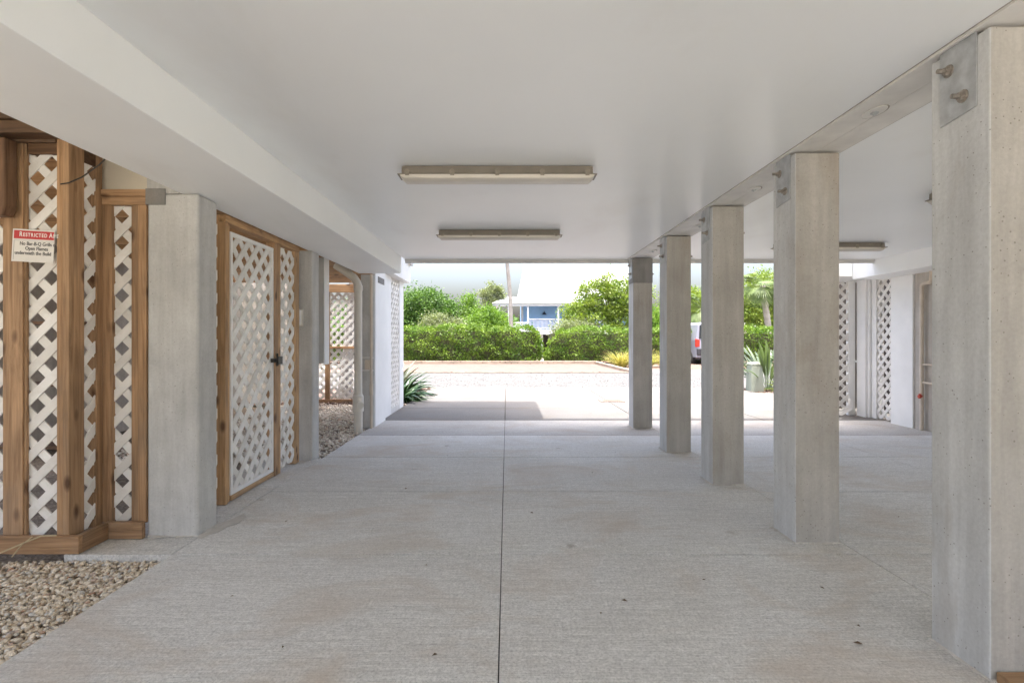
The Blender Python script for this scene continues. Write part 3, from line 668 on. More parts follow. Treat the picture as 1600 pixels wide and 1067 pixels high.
b = MB(); b.tube([(-2.94, 3.50, 2.425), (-2.88, 3.49, 2.43), (-2.80, 3.50, 2.47), (-2.70, 3.52, 2.56), (-2.62, 3.54, 2.66)], .0045, 6); solo('cable', b, M['dark'], (-2.8, 3.40, 2.4), 'thin black cable looping from the corner post up to the beam', 'cable')
# sign
sx, sz, sy = -3.257, 2.134, 3.506
ang = R(-3.2); xd = Vector((math.cos(ang), 0, math.sin(ang))); yd = Vector((-math.sin(ang), 0, math.cos(ang))); nd = Vector((0,-1,0))
so = Vector((sx, sy, sz)); W_, H_ = .252, .215
def rect(u0, u1, v0, v1, off, th=.0012):
    p = [so + xd*u + yd*v + nd*off for u, v in ((u0,v0),(u1,v0),(u1,v1),(u0,v1))]; return MB().prism(p, nd*th)
t = thing('warning_sign', tuple(so), 'red and white restricted area sign on the wooden screen', 'sign')
part('panel', rect(0, W_+.025, -H_, 0, 0, .003), M['paper'], t, .0006)
part('red_band', rect(.010, W_+.022, -.064, -.010, .0035), M['red'], t)
part('frame', (lambda m: (m.add(*[(x.v, x.f) for x in [rect(.012, .0135, -H_+.012, -.075, .0035)]][0]), m.add(*[(x.v, x.f) for x in [rect(.0136, W_+.02, -.0765, -.075, .0035)]][0]), m)[2])(MB()), M['elec'], t)
lt_ = MB(); u = .046
for wi, wd in enumerate(('RESTRICTED', 'ARE')):
    for k, ch in enumerate(wd):
        vs, fs, wdt = text_mesh(ch, .043 if k == 0 else .034, so + xd*u + yd*(-.048) + nd*.0049, xd, yd, .0008, .78); lt_.add(vs, fs); u += wdt + .0035
    u += .010
part('heading', lt_, M['signw'], t)
lt_ = MB()
for s_, u0, v0 in (('No Bar-B-Q Grills o', .050, -.105), ('Open Flames', .088, -.136), ('underneath the Build', .020, -.167)):
    vs, fs, wdt = text_mesh(s_, .033, so + xd*u0 + yd*v0 + nd*.0036, xd, yd, .0004, .86); lt_.add(vs, fs)
part('lettering', lt_, M['ink'], t)

# lattice gate
t = thing('lattice_gate', (-2.43, 5.25, 0), 'white lattice gate in a light pine frame beside the concrete pillar', 'gate')
ZG = 2.40
part('post', bx(-2.475, -2.385, 4.50, 4.545, .0, ZG), M['gz'], t, .004)
part('post', bx(-2.46, -2.40, 4.548, 4.60, .0, ZG-.002), M['gz'], t, .004)
part('post', bx(-2.475, -2.385, 5.46, 5.55, .0, ZG), M['wz'], t, .004)
part('post', bx(-2.46, -2.385, 5.553, 5.60, .0, ZG-.002), M['gz'], t, .004)
part('post', bx(-2.475, -2.385, 5.985, 6.10, .0, ZG), M['gz'], t, .004)
part('top_rail', bx(-2.475, -2.38, 4.50, 6.10, ZG+.001, ZG+.06), M['gy'], t, .004)
dr = part('door', (lambda m: (m.box(-2.425,-2.395,4.615,4.645,.05,2.34), m.box(-2.425,-2.395,5.425,5.455,.05,2.34), m.box(-2.425,-2.395,4.646,5.424,.05,.085), m.box(-2.425,-2.395,4.646,5.424,2.305,2.34), m)[4])(MB()), M['white'], t, .003)
part('lattice', lattice(MB(), (-2.415, 4.64, .08), (0,1,0), .79, 2.23, pitch=.195, ph=.03), M['vinyl'], dr)
part('bottom_rail', bx(-2.455, -2.392, 4.615, 5.455, .004, .045), M['gy'], dr, .003)
b = MB(); b.box(-2.392, -2.378, 5.38, 5.56, 1.17, 1.21); b.tube([(-2.378, 5.44, 1.19), (-2.33, 5.44, 1.19)], .012, 8); b.box(-2.34, -2.32, 5.40, 5.50, 1.15, 1.23); b.tube([(-2.375, 5.5, 1.13), (-2.375, 5.5, 1.26)], .01, 8)
part('latch', b, M['dark'], dr, .003)
part('lattice', lattice(MB(), (-2.415, 5.60, .04), (0,1,0), .385, 2.34, pitch=.195, ph=.09), M['vinyl'], t)
part('lattice', lattice(MB(), (-2.47, 4.06, .04), (0,1,0), .44, 2.36, pitch=.195, ph=.09), M['vinyl'], t)

# switch box and conduit on the second pillar
t = thing('switch_box', (-2.46, 6.18, 1.6), 'white switch box with grey conduit on the pillar right of the gate', 'switch box')
part('box', bx(-2.50, -2.37, 6.145, 6.198, 1.56, 1.76), M['pipe'], t, .006)
part('cover', bx(-2.44, -2.375, 6.115, 6.144, 1.57, 1.745), M['white'], t, .006)
part('conduit', MB().tube([(-2.43, 6.182, 1.762), (-2.43, 6.182, 2.44)], .016, 10), M['elec'], t)
part('clamp', bx(-2.46, -2.40, 6.162, 6.166, 2.03, 2.06), M['galv'], t, .002)

# electrical cabinet, drain pipe, supply pipe
t = thing('electrical_cabinet', (-2.75, 7.6, 1.07), 'tall grey cabinet hung behind the pillar with the switch box', 'cabinet')
part('body', bx(-2.95, -2.59, 7.5, 7.69, 1.07, 2.56), M['elec'], t, .006)
part('cover_panel', bx(-2.588, -2.575, 7.505, 7.70, 1.05, 2.57), M['white'], t, .004)
part('post', bx(-2.85, -2.76, 7.70, 7.78, -.05, 2.7), M['wz'], t, .004)
def drain(x, y, s, label):
    t = thing('drain_pipe', (x, y, 0), label, 'pipe')
    part('pipe', MB().tube([(x, y, -.05), (x, y, .32)], .066, 20).tube([(x, y, .50), (x, y, 2.20), (x, y, 2.23), (x-s*.02, y, 2.29), (x-s*.07, y+.01, 2.36), (x-s*.15, y+.02, 2.42), (x-s*.36, y+.05, 2.56)], .061, 20), M['pipe'], t)
    part('coupling', MB().tube([(x, y, .30), (x, y, .53)], .083, 20).tube([(x, y, .53), (x, y, .56)], [.083, .066], 20), M['pipe'], t)
    part('cleanout_cap', MB().tube([(x+.02, y-.02, .40), (x+.06, y-.10, .40)], .055, 16).tube([(x+.05, y-.085, .40), (x+.065, y-.115, .40)], .036, 8), M['pipe'], t)
    part('collar', MB().tube([(x, y, 2.16), (x, y, 2.235)], .070, 20), M['pipe'], t)
    return t
drain(-2.295, 8.2, 1, 'thick cream drain pipe with elbow and cleanout beside the gravel opening')
t = thing('supply_pipe', (-2.13, 8.42, 0), 'thin cream water pipe clamped to the grey pier beside the drain pipe', 'pipe')
part('pipe', MB().tube([(-2.15, 8.42, 0), (-2.15, 8.42, 2.44)], .021, 12), M['pipe2'], t)
part('clamp', bx(-2.33, -2.13, 8.44, 8.47, 1.10, 1.125), M['trim'], t, .003); part('clamp', bx(-2.33, -2.13, 8.44, 8.47, .90, .925), M['trim'], t, .003)
part('junction_box', bx(-2.25, -2.17, 8.40, 8.47, .93, 1.08), M['pipe2'], t, .006)
part('coupling', MB().tube([(-2.15, 8.42, .52), (-2.15, 8.42, .70)], .03, 12), M['pipe2'], t)

# white piers and lattice beyond the drain pipe
t = thing('white_pier', (-2.25, 8.9, 0), 'long white pier with a small vent beyond the left drain pipe', 'pier')
part('shaft', bx(-2.34, -2.13, 8.505, 9.26, -.02, 2.443), M['pil'], t, .008)
part('facing', bx(-2.129, -2.118, 8.56, 9.27, -.02, 2.59), M['white'], t, .004)
part('vent', bx(-2.117, -2.108, 8.72, 9.14, 2.34, 2.44), M['capc'], t, .002)
t = thing('lattice_bay', (-2.2, 10.2, 0), 'white lattice panel between two white posts beside the dark strap-leaf plant', 'lattice panel')
part('lattice', lattice(MB(), (-2.22, 9.27, .02), (0,1,0), .25, 2.55, ph=.05), M['vinyl'], t)
part('post', bx(-2.30, -2.19, 9.53, 10.05, -.02, 2.59), M['white'], t, .006)
part('lattice', lattice(MB(), (-2.22, 10.05, .02), (0,1,0), .78, 2.55, ph=.05), M['vinyl'], t)
part('kick_board', bx(-2.25, -2.20, 9.28, 10.83, -.02, .10), M['trim'], t, .004)
b = MB(); b.box(-2.42, -2.19, 10.84, 11.26, -.02, 2.60); solo('white_column', b, M['white'], (-2.3, 11.05, 0), 'white end column at the left corner of the open end', 'column', bev=.012)

# underside left, back lattice, wall
t = thing('deck_underside', (-5, 7, 2.75), 'dark wooden joists under the deck behind the left beam', 'deck')
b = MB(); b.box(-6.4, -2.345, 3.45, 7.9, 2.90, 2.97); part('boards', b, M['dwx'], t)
for k in range(15):
    part('joist', bx(-6.3, -2.46, 4.4+.52*k, 4.445+.52*k, 2.66, 2.899), M['wx'], t, .003)
t = thing('back_lattice', (-3.6, 12.1, 0), 'pale lattice screen with pine posts at the back of the gravel area', 'lattice screen')
part('lattice', lattice(MB(), (-4.02, 12.10, .05), (1,0,0), 1.6, 2.42, pitch=.185), M['vinyl'], t)
part('lattice', lattice(MB(), (-4.62, 12.10, .05), (1,0,0), .48, 2.42, pitch=.185), M['vinyl'], t)
part('post', bx(-4.13, -4.03, 12.06, 12.14, -.05, 2.6), M['wz'], t, .005); part('post', bx(-4.72, -4.63, 12.06, 12.14, -.05, 2.6), M['wz'], t, .005)
part('top_rail', bx(-4.72, -2.42, 12.05, 12.15, 2.48, 2.66), M['wx'], t, .005); part('bottom_rail', bx(-4.72, -2.42, 12.055, 12.145, -.04, .05), M['wx'], t, .005)
part('middle_rail', bx(-4.02, -2.42, 12.05, 12.09, 1.20, 1.25), M['wx'], t, .004)
b = MB(); b.box(-6.3, -6.1, 6.1, 12.3, -.05, 2.88); b.box(-6.099, -4.62, 12.2, 12.3, -.05, 2.88)
solo('rear_wall', b, M['dim_wall'], (-6, 6, 0), 'dim grey masonry wall seen through the lattice on the left', 'wall')
t = thing('shelving', (-4.6, 4.9, 0), 'dim wooden shelving glimpsed through the lattice screen', 'shelf')
for x in (-5.0, -4.2): part('upright', bx(x-.03, x+.03, 5.4, 5.46, -.05, 2.0), M['wz'], t)
for z in (.35, .95, 1.55): part('shelf', bx(-5.03, -4.17, 5.1, 5.39, z, z+.03), M['dwx'], t)
# dry stems by the sill
b = MB(); b.tube([(-3.26, 3.38, .03), (-3.12, 3.43, .09), (-3.03, 3.46, .125), (-2.95, 3.48, .12)], .005, 5).tube([(-3.15, 3.38, .02), (-3.13, 3.43, .08), (-3.09, 3.46, .12)], .004, 5)
solo('dry_stem', b, M['straw'], (-3.0, 3.33, .02), 'dry straw stem leaning on the sill of the wooden screen', 'twig')

# ================================================================== RIGHT SIDE
t = thing('right_wall', (6.6, 6, 0), 'grey concrete wall carrying pipes in the far right bay', 'wall')
part('wall', bx(6.47, 6.80, 5.6, 8.425, -.02, 2.443), M['dim_wall'], t); part('return_shade_backing', bx(7.3, 7.45, 8.0, 10.9, -.1, 3.0), M['deckd'], t); part('end_shade_backing', bx(5.9, 7.45, 10.91, 11.0, -.1, 2.6), M['deckd'], t)  # two near-black walls added so the lattice gaps look shaded
b = MB(); b.box(6.44, 6.60, 8.43, 8.92, -.02, 2.443); solo('white_pier', b, M['white'], (6.5, 8.7, 0), 'white pier left of the pipes in the far right bay', 'pier', bev=.01)
t = thing('lattice_bay', (6.55, 9.2, 0), 'taller white lattice panel between white piers in the right bay', 'lattice panel')
part('lattice', lattice(MB(), (6.55, 8.93, .02), (.05,1,0), .50, 2.45, pitch=.19, ph=.03), M['vinyl'], t)
part('post', bx(6.565, 6.68, 9.44, 9.56, -.02, 2.49), M['white'], t, .006)
t = thing('white_column', (6.6, 9.8, 0), 'stepped white corner column between the two right lattice panels', 'column')
part('shaft', bx(6.53, 6.80, 9.57, 9.90, -.02, 2.499), M['white'], t, .01); part('side_strip', bx(6.49, 6.529, 9.62, 9.86, -.02, 2.499), M['white'], t, .01)
t = thing('lattice_bay', (6.2, 9.95, 0), 'sunlit white lattice panel with torn bottom corner beyond the second column', 'lattice panel')
part('lattice', lattice(MB(), (5.75, 9.93, .12), (1,0,0), .62, 2.36, pitch=.19, ph=.0), M['vinyl'], t)
part('post', bx(6.372, 6.50, 9.91, 9.98, -.02, 2.499), M['white'], t, .006)
part('crosspiece', bx(6.50, 6.80, 9.905, 9.925, .98, 1.02), M['white'], t, .004)
b = MB(); b.prism([(6.05, 9.85, .02), (6.2, 9.82, .0), (6.42, 9.84, .12), (6.40, 9.86, .30), (6.36, 9.88, .30), (6.33, 9.86, .16), (6.18, 9.86, .08)], (0, .02, 0)); part('torn_corner', b, M['vinyl'], t, .003)
drain(6.38, 7.72, -1, 'white drain pipe in the right bay beside the nearest column')
t = thing('supply_pipe', (6.5, 8.0, 0), 'thin tan pipe with red valve on the right bay wall', 'pipe')
part('pipe', MB().tube([(6.42, 8.22, 0), (6.42, 8.22, 2.22), (6.42, 8.21, 2.25), (6.42, 8.17, 2.27), (6.42, 8.06, 2.27), (6.42, 8.04, 2.29), (6.42, 8.03, 2.44)], .028, 12), M['pipe2'], t)
part('branch', MB().tube([(6.42, 8.22, 1.02), (6.42, 7.75, 1.02)], .015, 8).tube([(6.42, 8.22, .74), (6.42, 7.75, .74)], .015, 8), M['pipe2'], t)
part('valve', MB().tube([(6.40, 8.20, .53), (6.34, 8.18, .53)], .02, 8).tube([(6.36, 8.19, .50), (6.36, 8.18, .57)], .018, 8), M['valve'], t)

# ================================================================== OUTSIDE: KERBS, PLANTS
def timber(p0, p1, w, h, label):
    t_ = MB().bar(p0, p1, w, h); return solo('landscape_timber', t_, M['timber'], p0, label, 'timber edging', 'timber edging of the gravel bed', .015)
timber((-9, 31.4, .05), (5.35, 31.4, .05), .2, .22, 'long weathered timber along the back of the pink gravel, under the hedge')
timber((5.36, 22.95, .03), (5.28, 31.28, .05), .2, .16, 'weathered timber along the right side of the pink gravel bed')
timber((-9, 22.93, -.02), (5.25, 22.93, -.02), .1, .10, 'thin dark timber between the pink gravel and shell road')
hedge((-5, 33, 0), -16, 2.05, 32.0, 33.6, 2.12, 'left clipped hedge behind the pink gravel, ending below the blue house', 30000, 3)
hedge((10, 33, 0), 2.45, 32, 32.2, 33.9, 2.0, 'right clipped hedge running behind the columns from the gap', 40000, 4, .30)

def strap_plant(loc, n, ln, wd, arch, label, mat, seed, name='strap_leaf_plant', cat='plant', petiole=0, tilt=(15,75), spread=.12, group=None):
    rd = random.Random(seed); mb = blades(MB(), (loc[0], loc[1], loc[2]), n, ln, wd, arch, spread, rd, 7, petiole, tilt)
    return solo(name, mb, M[mat], loc, label, cat, group)
strap_plant((-2.50, 12.3, -.02), 140, .82, .10, 1.5, 'dark green strap-leaf plant at the left corner of the driveway', 'strap', 5, tilt=(8,80), spread=.3)
strap_plant((-2.72, 13.3, -.02), 80, .95, .10, 1.4, 'second dark green strap-leaf plant behind the corner plant', 'strap', 6, tilt=(10,75), spread=.3)
strap_plant((-3.1, 15.0, .05), 30, 1.1, .13, .7, 'pale grey agave behind the dark strap-leaf plants', 'agave', 7, 'agave_plant', tilt=(8,62), spread=.08)
strap_plant((7.35, 15.0, 0), 80, 1.7, .10, .8, 'blue-green bird of paradise beside the pale utility box', 'strel', 8, 'bird_of_paradise', petiole=.35, tilt=(4,48), spread=.25)
strap_plant((8.6, 15.2, 0), 70, 1.6, .10, .8, 'bird of paradise at the right, next to the second column', 'strel', 9, 'bird_of_paradise', petiole=.35, tilt=(4,50), spread=.25)
strap_plant((7.7, 14.7, 0), 60, .55, .06, 1.2, 'low yellow-green leafy plant under the bird of paradise', 'lime', 10, 'low_plant', tilt=(10,70), spread=.25)
for i, (x, y, lb) in enumerate(((6.1, 28.4, 'golden ornamental grass clump right of the pink gravel bed'), (7.3, 28.0, 'ornamental grass clump hidden behind the farthest column'), (8.5, 28.2, 'tan ornamental grass seen between the farthest two columns'))):
    strap_plant((x, y, -.05), 420, 1.15, .022, 1.0, lb, 'blade', 20+i, 'ornamental_grass', 'grass clump', tilt=(2,50), spread=.35, group='ornamental grass clumps')
# utility pedestal
t = thing('utility_box', (6.95, 14.75, 0), 'pale green utility box standing in mulch between the columns', 'utility box')
def rr(x0, x1, y0, y1, z): return [(x0,y0,z),(x1,y0,z),(x1,y1,z),(x0,y1,z)]
part('body', MB().loft([rr(6.67,7.03,14.5,14.86,-.05), rr(6.69,6.99,14.52,14.84,.70)]), M['green_box'], t, .02)
part('lid', MB().loft([rr(6.68,7.0,14.51,14.85,.702), rr(6.70,6.98,14.53,14.83,.78)]), M['green_box'], t, .02)
b = MB()
for k in range(9): b.box(2.17+.05*k, 2.2+.05*k, 11.95, 12.4, .001, .012)
b.box(2.12, 2.168, 11.93, 12.42, .001, .013); b.box(2.612, 2.66, 11.93, 12.42, .001, .013)
solo('drain_grate', b, M['rust'], (2.4, 12.2, 0), 'rusty iron drain grate in the sunlit driveway', 'drain grate')

# palms
palm((.20, 34.3, 0), 9.5, .145, (-.35, .4), 'tall slender palm trunk in front of the blue house', 2, 22, 2.4, fan=False)
palm((-3.9, 12.7, 0), 6.4, .13, (.75, .2), 'palm whose fronds shade the driveway, seen behind the lattice', 5, 20, 1.7, fan=False)
palm((19.9, 40.5, 0), 5.6, .26, (-.3, 0), 'fan palm seen right of the middle column', 9, 34, 1.9)
palm((15.2, 41, 0), 3.9, .22, (0, 0), 'short fan palm seen above the silver van', 12, 26, 1.9)

# trees
def lob(*a): return list(a)
tree('broadleaf_tree', (-6.5, 40, 0), [lob(-1.5,0,3.2,1.5,1.4,1.5), lob(0,0,3.9,1.7,1.5,1.5), lob(1.3,.2,3.2,1.3,1.3,1.3), lob(-.2,-.4,2.6,2.2,1.4,1.2), lob(2.0,0,2.4,.9,1,.9)], 'round dark green tree at far left above the hedge', 'tree', M['oak'], 2.2, .2, 26000, .19, 260, .36, seed=31, group='trees beyond the hedge')
tree('broadleaf_tree', (-9.8, 42, 0), [lob(0,0,3.4,2.2,1.6,1.9), lob(-1.8,0,3.0,1.6,1.4,1.5), lob(1.4,.2,2.8,1.5,1.3,1.3)], 'dark tree behind the left corner column', 'tree', M['oak'], 2.2, .2, 16000, .19, 200, .38, seed=32, group='trees beyond the hedge')
tree('broadleaf_tree', (-4.3, 37.5, 0), [lob(-.6,0,2.2,.9,.9,.9), lob(.4,0,2.0,1.0,.9,.8), lob(-1.3,0,1.9,.8,.8,.7)], 'dusty grey-green bushy tree in front of the round dark tree', 'tree', M['grey'], 1.4, .1, 12000, .15, 130, .28, seed=33, group='trees beyond the hedge')
tree('cypress_tree', (-2.9, 41, 0), [lob(0,0,2.2,1.3,1.2,1.1), lob(0,0,3.3,.85,.8,.9), lob(.05,0,4.2,.42,.4,.75), lob(.9,0,2.5,.9,.9,.9), lob(-.8,0,2.4,.8,.8,.7)], 'bright green pointed tree left of the palm trunk', 'tree', M['mid'], 3.6, .14, 18000, .15, 200, .24, seed=34, group='trees beyond the hedge', up=.6)
tree('broadleaf_tree', (-1.2, 39, 0), [lob(-.5,0,2.5,1.1,1.1,1.0), lob(.5,0,2.3,1.0,1.0,.95), lob(-1.0,0,2.0,1.0,1,.8), lob(0,0,3.0,.7,.7,.7)], 'bright green leafy tree beside the porch of the blue house', 'tree', M['mid'], 1.6, .14, 16000, .16, 170, .30, seed=35, group='trees beyond the hedge')
tree('pine_tree', (-1.35, 46, 0), [lob(-.6,0,5.3,.5,.5,.35), lob(.2,0,5.6,.7,.6,.35), lob(-.1,0,4.7,.8,.6,.3), lob(.7,0,5.0,.45,.5,.3), lob(0,0,6.0,.4,.4,.3)], 'sparse pine with thin tufts rising above the bright green trees', 'tree', M['grey'], 4.6, .10, 5000, .15, 60, .18, seed=36, group='trees beyond the hedge', up=.8)
tree('shade_tree', (7.2, 37.5, 0), [lob(-2.1,0,3.0,1.1,1.2,1.1), lob(-.8,0,4.3,1.3,1.2,1.2), lob(.5,.2,5.0,1.3,1.2,1.1), lob(1.6,0,4.3,1.3,1.3,1.3), lob(-1.0,-.3,2.4,1.7,1.2,1.1), lob(1.2,0,3.0,1.5,1.3,1.3), lob(-.1,0,5.6,.8,.8,.6), lob(-2.3,0,2.2,1.0,1,.8)], 'large yellow-green tree covering the right end of the blue house', 'tree', M['lime'], 2.4, .17, 20000, .18, 210, .27, seed=37, group='trees beyond the hedge')
tree('shrub', (4.2, 36.2, 0), [lob(0,0,1.9,1.0,.8,.7), lob(.9,0,2.0,.8,.8,.7)], 'blue-grey shrub behind the hedge beneath the yellow-green tree', 'shrub', M['grey'], 1.2, .08, 8000, .14, 90, .26, seed=38)
tree('shade_tree', (11.0, 40, 0), [lob(-.7,0,2.8,1.1,1,1.1), lob(.6,0,2.4,1.1,1,1), lob(0,0,1.7,1.6,1,.9)], 'green tree seen in the gap beside the farthest column', 'tree', M['mid'], 1.8, .15, 14000, .17, 160, .32, seed=39, group='trees beyond the hedge')
tree('shade_tree', (15.0, 45, 0), [lob(-1,0,4.0,1.5,1.2,1.3), lob(1,0,3.6,1.5,1.2,1.3), lob(0,0,2.4,2.2,1.2,1.2), lob(.2,0,5,1.2,1,.9)], 'light green tree behind the silver van', 'tree', M['lime'], 2.4, .16, 16000, .18, 200, .34, seed=40, group='trees beyond the hedge')
tree('shade_tree', (22.5, 46, 0), [lob(-2.0,0,4.0,1.6,1.3,1.3), lob(0,0,5.6,1.9,1.4,1.6), lob(1.6,0,4.4,1.6,1.4,1.4), lob(-.3,0,3.2,2.4,1.4,1.3)], 'lime green tree behind the fan palm on the right', 'tree', M['lime'], 3.0, .2, 24000, .19, 260, .36, seed=41, group='trees beyond the hedge')
tree('shade_tree', (28.5, 48, 0), [lob(-1.6,0,4.0,1.9,1.5,1.6), lob(1.2,0,4.6,2.1,1.6,1.8), lob(0,0,2.8,2.8,1.6,1.4)], 'green tree hidden behind the second column', 'tree', M['mid'], 2.6, .2, 16000, .2, 200, .4, seed=42, group='trees beyond the hedge')
tree('shade_tree', (-20, 43, 0), [lob(-1.6,0,3.6,2.0,1.5,1.8), lob(1.2,0,3.2,2.1,1.6,1.6), lob(0,0,2.4,2.8,1.6,1.4)], 'green tree hidden behind the left piers', 'tree', M['oak'], 2.2, .2, 14000, .2, 180, .4, seed=43, group='trees beyond the hedge')
# far wood
rg = np.random.default_rng(77); n = 26000; xx = rg.uniform(-70, 90, n); hh = 3.0 + 1.0*np.sin(xx*.21) + .7*np.sin(xx*.53+1) + .4*np.sin(xx*1.7)
pts = np.stack([xx, 75 + rg.uniform(-3, 3, n), hh*rg.uniform(.0, 1, n)**.7 + rg.normal(0, .2, n)], 1)
o = bpy.data.objects.new('far_wood', leaf_mesh('far_wood', pts, .55, M['oak'], .3, None, .6, .3, 78)); COL.objects.link(o); tag(o, 'far green wood along the horizon behind the houses', 'wood', kind='stuff')

# ================================================================== BLUE HOUSE
HY = 45.0
t = thing('blue_house', (4.5, 48, 0), 'raised blue house with white metal roof and railed porch', 'house')
def wpx(px, py, Y): return ((px-792)*Y/830, 1.4+(531-py)*Y/830)
part('wall', bx(1.35, 11.5, 47.0, 54, 2.3, 5.2), M['blue'], t)
sd = MB()
for k in range(18): sd.box(1.34, 11.5, 46.978, 46.999, 2.32+.16*k, 2.455+.16*k)
part('siding', sd, M['blue'], t, .004)
part('corner_board', bx(1.26, 1.45, 46.95, 46.977, 2.3, 5.15), M['rail'], t, .01)
rf = MB(); th = .12
def slope(a, b_, c_, d_): 
    n_ = (Vector(b_)-Vector(a)).cross(Vector(d_)-Vector(a)).normalized(); return MB().prism([a, b_, c_, d_], -n_*th)
m1 = slope((.95,46.6,5.12), (12,46.6,5.12), (11.3,50.1,8.45), (1.65,50.1,8.45)); m2 = slope((12,54,5.12), (.95,54,5.12), (1.65,50.15,8.45), (11.3,50.15,8.45))
m1.add(m2.v, m2.f); m1.add([(.97,46.65,5.1),(1.66,50.1,8.4),(.97,53.9,5.1),(11.98,46.65,5.1),(11.29,50.1,8.4),(11.98,53.9,5.1)], [(0,1,2),(3,5,4)])
ro = part('roof', m1, M['roof'], t)
se = MB()
for k in range(26):
    u = k/25; a = Vector((.95+u*11.05, 46.6, 5.135)); b_ = Vector((1.65+u*9.65, 50.1, 8.465)); se.bar(a, b_, .03, .05)
part('seam', se, M['roof'], ro)
pr = slope((-1.25,44.7,4.52), (11.5,44.7,4.52), (11.5,47.2,5.2), (.1,47.2,5.2)); 
p2 = slope((-1.25,52,4.52), (-1.25,44.7,4.52), (.1,47.2,5.2), (.1,52,5.2)); pr.add(p2.v, p2.f)
po = part('porch_roof', pr, M['roof'], t)
se = MB()
for k in range(30):
    x = -1.1+k*.43; x2 = max(x, .1); se.bar((x,44.72,4.55), (x2,47.15,5.22), .03, .05)
part('seam', se, M['roof'], po)
part('eave_board', bx(-1.2, 11.4, 44.78, 44.84, 4.26, 4.44), M['rail'], t, .01)
part('porch_ceiling', bx(-1.1, 11.4, 44.85, 46.9, 4.36, 4.40), M['rail'], t)
part('deck', bx(-1.0, 11.4, 44.8, 46.95, 2.10, 2.26), M['trim'], t); part('deck_fascia', bx(-1.0, 11.4, 44.75, 44.79, 1.86, 2.24), M['rail'], t, .01)
for px in (-.62, .15, 1.78, 4.35, 6.9, 9.4):
    part('porch_post', bx(px-.07, px+.07, 44.86, 45.0, 2.26, 4.36), M['rail'], t, .01)
def railing(x0, x1, y, z):
    m_ = MB(); m_.box(x0, x1, y-.04, y+.04, z+.86, z+.93); m_.box(x0, x1, y-.03, y+.03, z+.08, z+.14)
    k = x0+.06
    while k < x1: m_.box(k-.018, k+.018, y-.018, y+.018, z+.141, z+.859); k += .11
    return m_
part('railing', railing(1.86, 4.27, 44.93, 2.26), M['rail'], t); part('railing', railing(4.43, 6.82, 44.93, 2.26), M['rail'], t); part('railing', railing(6.98, 9.32, 44.93, 2.26), M['rail'], t)
part('railing', railing(-1.0, 1.7, 44.6, 1.95), M['white'], t, label='sunlit white railing of the stair landing'); part('landing', bx(-1.0, 1.7, 44.5, 44.74, 1.75, 1.97), M['white'], t)
lp = MB(); lp.tube([(3.3,46.9,3.85),(3.3,46.9,3.62)], [.05,.22], 12); lp.bar((3.3,46.98,3.95), (3.3,46.88,3.86), .04, .04); part('porch_lamp', lp, M['navy'], t)
for x0, x1 in ((5.6, 6.9), (8.2, 9.6)):
    f = part('window', bx(x0, x1, 46.93, 46.976, 3.05, 4.35), M['rail'], t, .01); part('pane', bx(x0+.1, x1-.1, 46.915, 46.929, 3.15, 4.25), M['glass'], f)
for px in (-.8, 1.0, 2.95, 3.75, 5.6, 8, 10.6):
    part('stilt', bx(px-.12, px+.12, 45.2, 45.44, -.1, 2.09), M['rail'], t)
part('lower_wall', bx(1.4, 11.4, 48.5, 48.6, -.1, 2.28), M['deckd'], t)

# grey roofed house right
t = thing('grey_roof_house', (19.0, 52, 0), 'low house with ribbed grey metal roof behind the right hedge', 'house')
part('wall', bx(15.4, 22.6, 50, 56, -.1, 2.75), M['siding'], t)
A = (15.0,49.6,2.75); B = (23.2,49.6,2.75); C_ = (23.2,56.4,2.75); D_ = (15.0,56.4,2.75); E = (18.0,53,5.0); F = (19.2,53,5.0)
rm = MB().add([A,B,C_,D_,E,F], [(0,1,5,4), (1,2,5), (2,3,4,5), (3,0,4), (3,2,1,0)]); ro = part('roof', rm, M['trim'], t)
se = MB()
for k in range(20):
    u = (k+.5)/20; a = Vector(A).lerp(Vector(B), u); xr = a.x
    if xr < 18: f_ = (xr-15)/3
    elif xr > 19.2: f_ = (23.2-xr)/4
    else: f_ = 1
    b_ = Vector((xr, 49.6+3.4*f_, 2.75+2.25*f_)); se.bar(a+Vector((0,0,.03)), b_+Vector((0,0,.03)), .05, .06)
part('seam', se, M['roof'], ro); part('fascia', bx(15.0, 23.2, 49.55, 49.598, 2.55, 2.75), M['white'], t)

# ================================================================== VAN
VX, VY = 12.12, 31.2
t = thing('silver_van', (VX, VY+2.4, -.05), 'silver van parked beyond the road, its red tail lamp between columns', 'van')
hw = 1.0; z0 = .35
def sec(y, wb, zt, tw, zb=z0):     # cross-section ring
    zm = zb+(zt-zb)*.5
    return [(VX-wb, y, zb), (VX-wb*1.0, y, zm), (VX-tw, y, zt-.12), (VX-tw+.14, y, zt), (VX+tw-.14, y, zt), (VX+tw, y, zt-.12), (VX+wb, y, zm), (VX+wb, y, zb)]
b = MB(); b.loft([sec(VY, .97, 2.36, .88), sec(VY+.06, 1.0, 2.43, .90), sec(VY+2.2, 1.0, 2.45, .90), sec(VY+3.3, 1.0, 2.38, .88), sec(VY+4.05, .98, 1.42, .9), sec(VY+4.8, .95, 1.15, .86), sec(VY+4.95, .9, .95, .8)], smooth=False)
body = part('body', b, M['van'], t, .05, seg=3)
gl = MB(); gl.prism([(VX-.84, VY-.02, 1.46), (VX+.84, VY-.02, 1.46), (VX+.80, VY-.02, 2.28), (VX-.80, VY-.02, 2.28)], (0,.02,0)); part('rear_window', gl, M['glass'], body, .01)
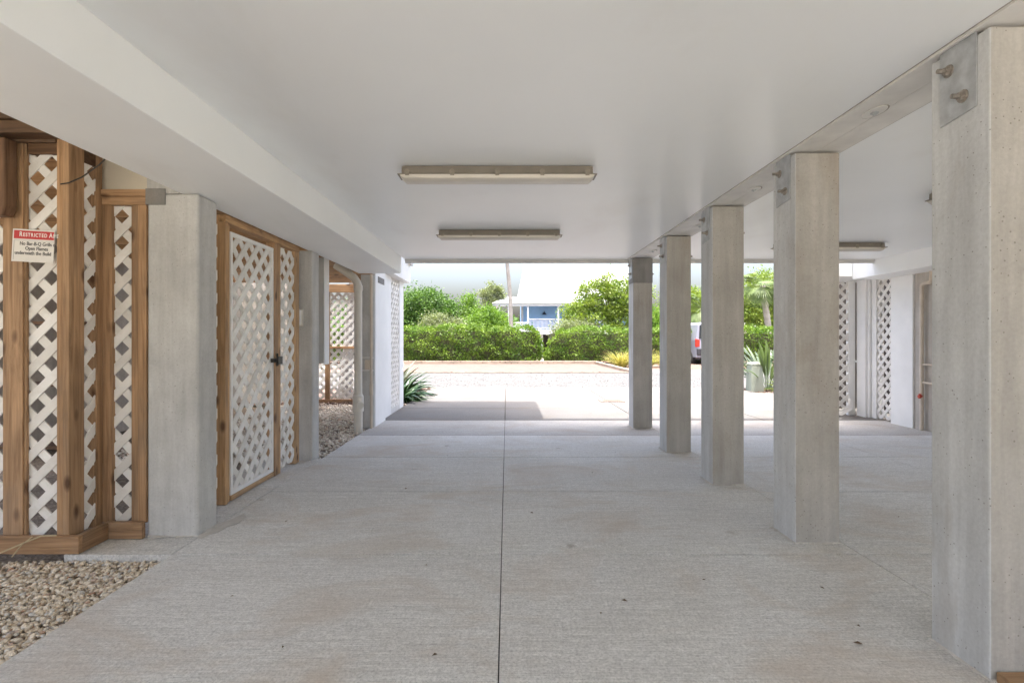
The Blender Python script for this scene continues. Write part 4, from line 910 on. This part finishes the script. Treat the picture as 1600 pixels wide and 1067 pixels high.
for sg in (-1, 1):
    gl = MB(); gl.prism([(VX+sg*.985, VY+1.9, 1.5), (VX+sg*.985, VY+3.5, 1.5), (VX+sg*.94, VY+3.05, 2.2), (VX+sg*.93, VY+1.9, 2.2)], (sg*.02,0,0)); part('side_window', gl, M['glass'], body)
    tl = MB(); x = VX+sg*.93; tl.box(min(x-.02*sg, x+sg*.085), max(x-.02*sg, x+sg*.085), VY-.03, VY+.16, .98, 1.45); tl.box(min(VX+sg*.92, VX+sg*.80), max(VX+sg*.92, VX+sg*.80), VY-.035, VY+.02, 1.0, 1.42); part('tail_lamp', tl, M['tail'], t, .02)
    for yy in (VY+.9, VY+4.0):
        wx = VX+sg*.93; wb = MB(); wb.tube([(wx-.12, yy, .31), (wx-.10, yy, .31), (wx+.10, yy, .31), (wx+.12, yy, .31)], [.32,.36,.36,.32], 24)
        wh = part('wheel', wb, M['tyre'], t); rb = MB(); rb.tube([(wx+sg*.10, yy, .31), (wx+sg*.126, yy, .31)], .21, 18); part('rim', rb, M['galv'], wh)
part('bumper', bx(VX-.98, VX+.98, VY-.10, VY+.05, .50, .90), M['blackp'], t, .04); part('underbody', bx(VX-.9, VX+.9, VY+.2, VY+4.7, .22, .40), M['blackp'], t)

# ================================================================== LIGHT, SKY, CAMERA
EL = 82.0
wd = bpy.data.worlds.new('World'); S.world = wd; wd.use_nodes = True; nt = wd.node_tree
sky = nt.nodes.new('ShaderNodeTexSky'); sky.sky_type = 'NISHITA'; sky.sun_disc = False; sky.sun_elevation = R(EL); sky.sun_rotation = R(180)
sky.air_density = 1.05; sky.dust_density = 9.6; sky.ozone_density = 2.2; sky.altitude = 0
nt.links.new(sky.outputs[0], nt.nodes['Background'].inputs[0]); nt.nodes['Background'].inputs[1].default_value = .15
sl = bpy.data.lights.new('sun', 'SUN'); sl.energy = 2.0; sl.angle = R(.5); sl.color = (1, .975, .94)
so_ = bpy.data.objects.new('sun', sl); COL.objects.link(so_); so_.rotation_euler = (R(90-EL), 0, 0); so_.location = (0, -5, 30)

cam = bpy.data.cameras.new('camera'); cam.sensor_width = 36; cam.lens = 36*830/1600; cam.shift_x = 8/1600; cam.shift_y = -2.5/1600
cam.clip_start = .05; cam.clip_end = 2000
co = bpy.data.objects.new('camera', cam); COL.objects.link(co); co.location = (0, 0, 1.40); co.rotation_euler = (R(90), 0, 0); S.camera = co
vs = S.view_settings; vs.view_transform = 'Standard'; vs.look = 'None'; vs.gamma = 1; vs.exposure = 2.46
S.render.engine = 'CYCLES'; cy = S.cycles
cy.max_bounces = 14; cy.diffuse_bounces = 10; cy.glossy_bounces = 3; cy.transmission_bounces = 4; cy.transparent_max_bounces = 4
cy.use_denoising = True; cy.sample_clamp_indirect = 6
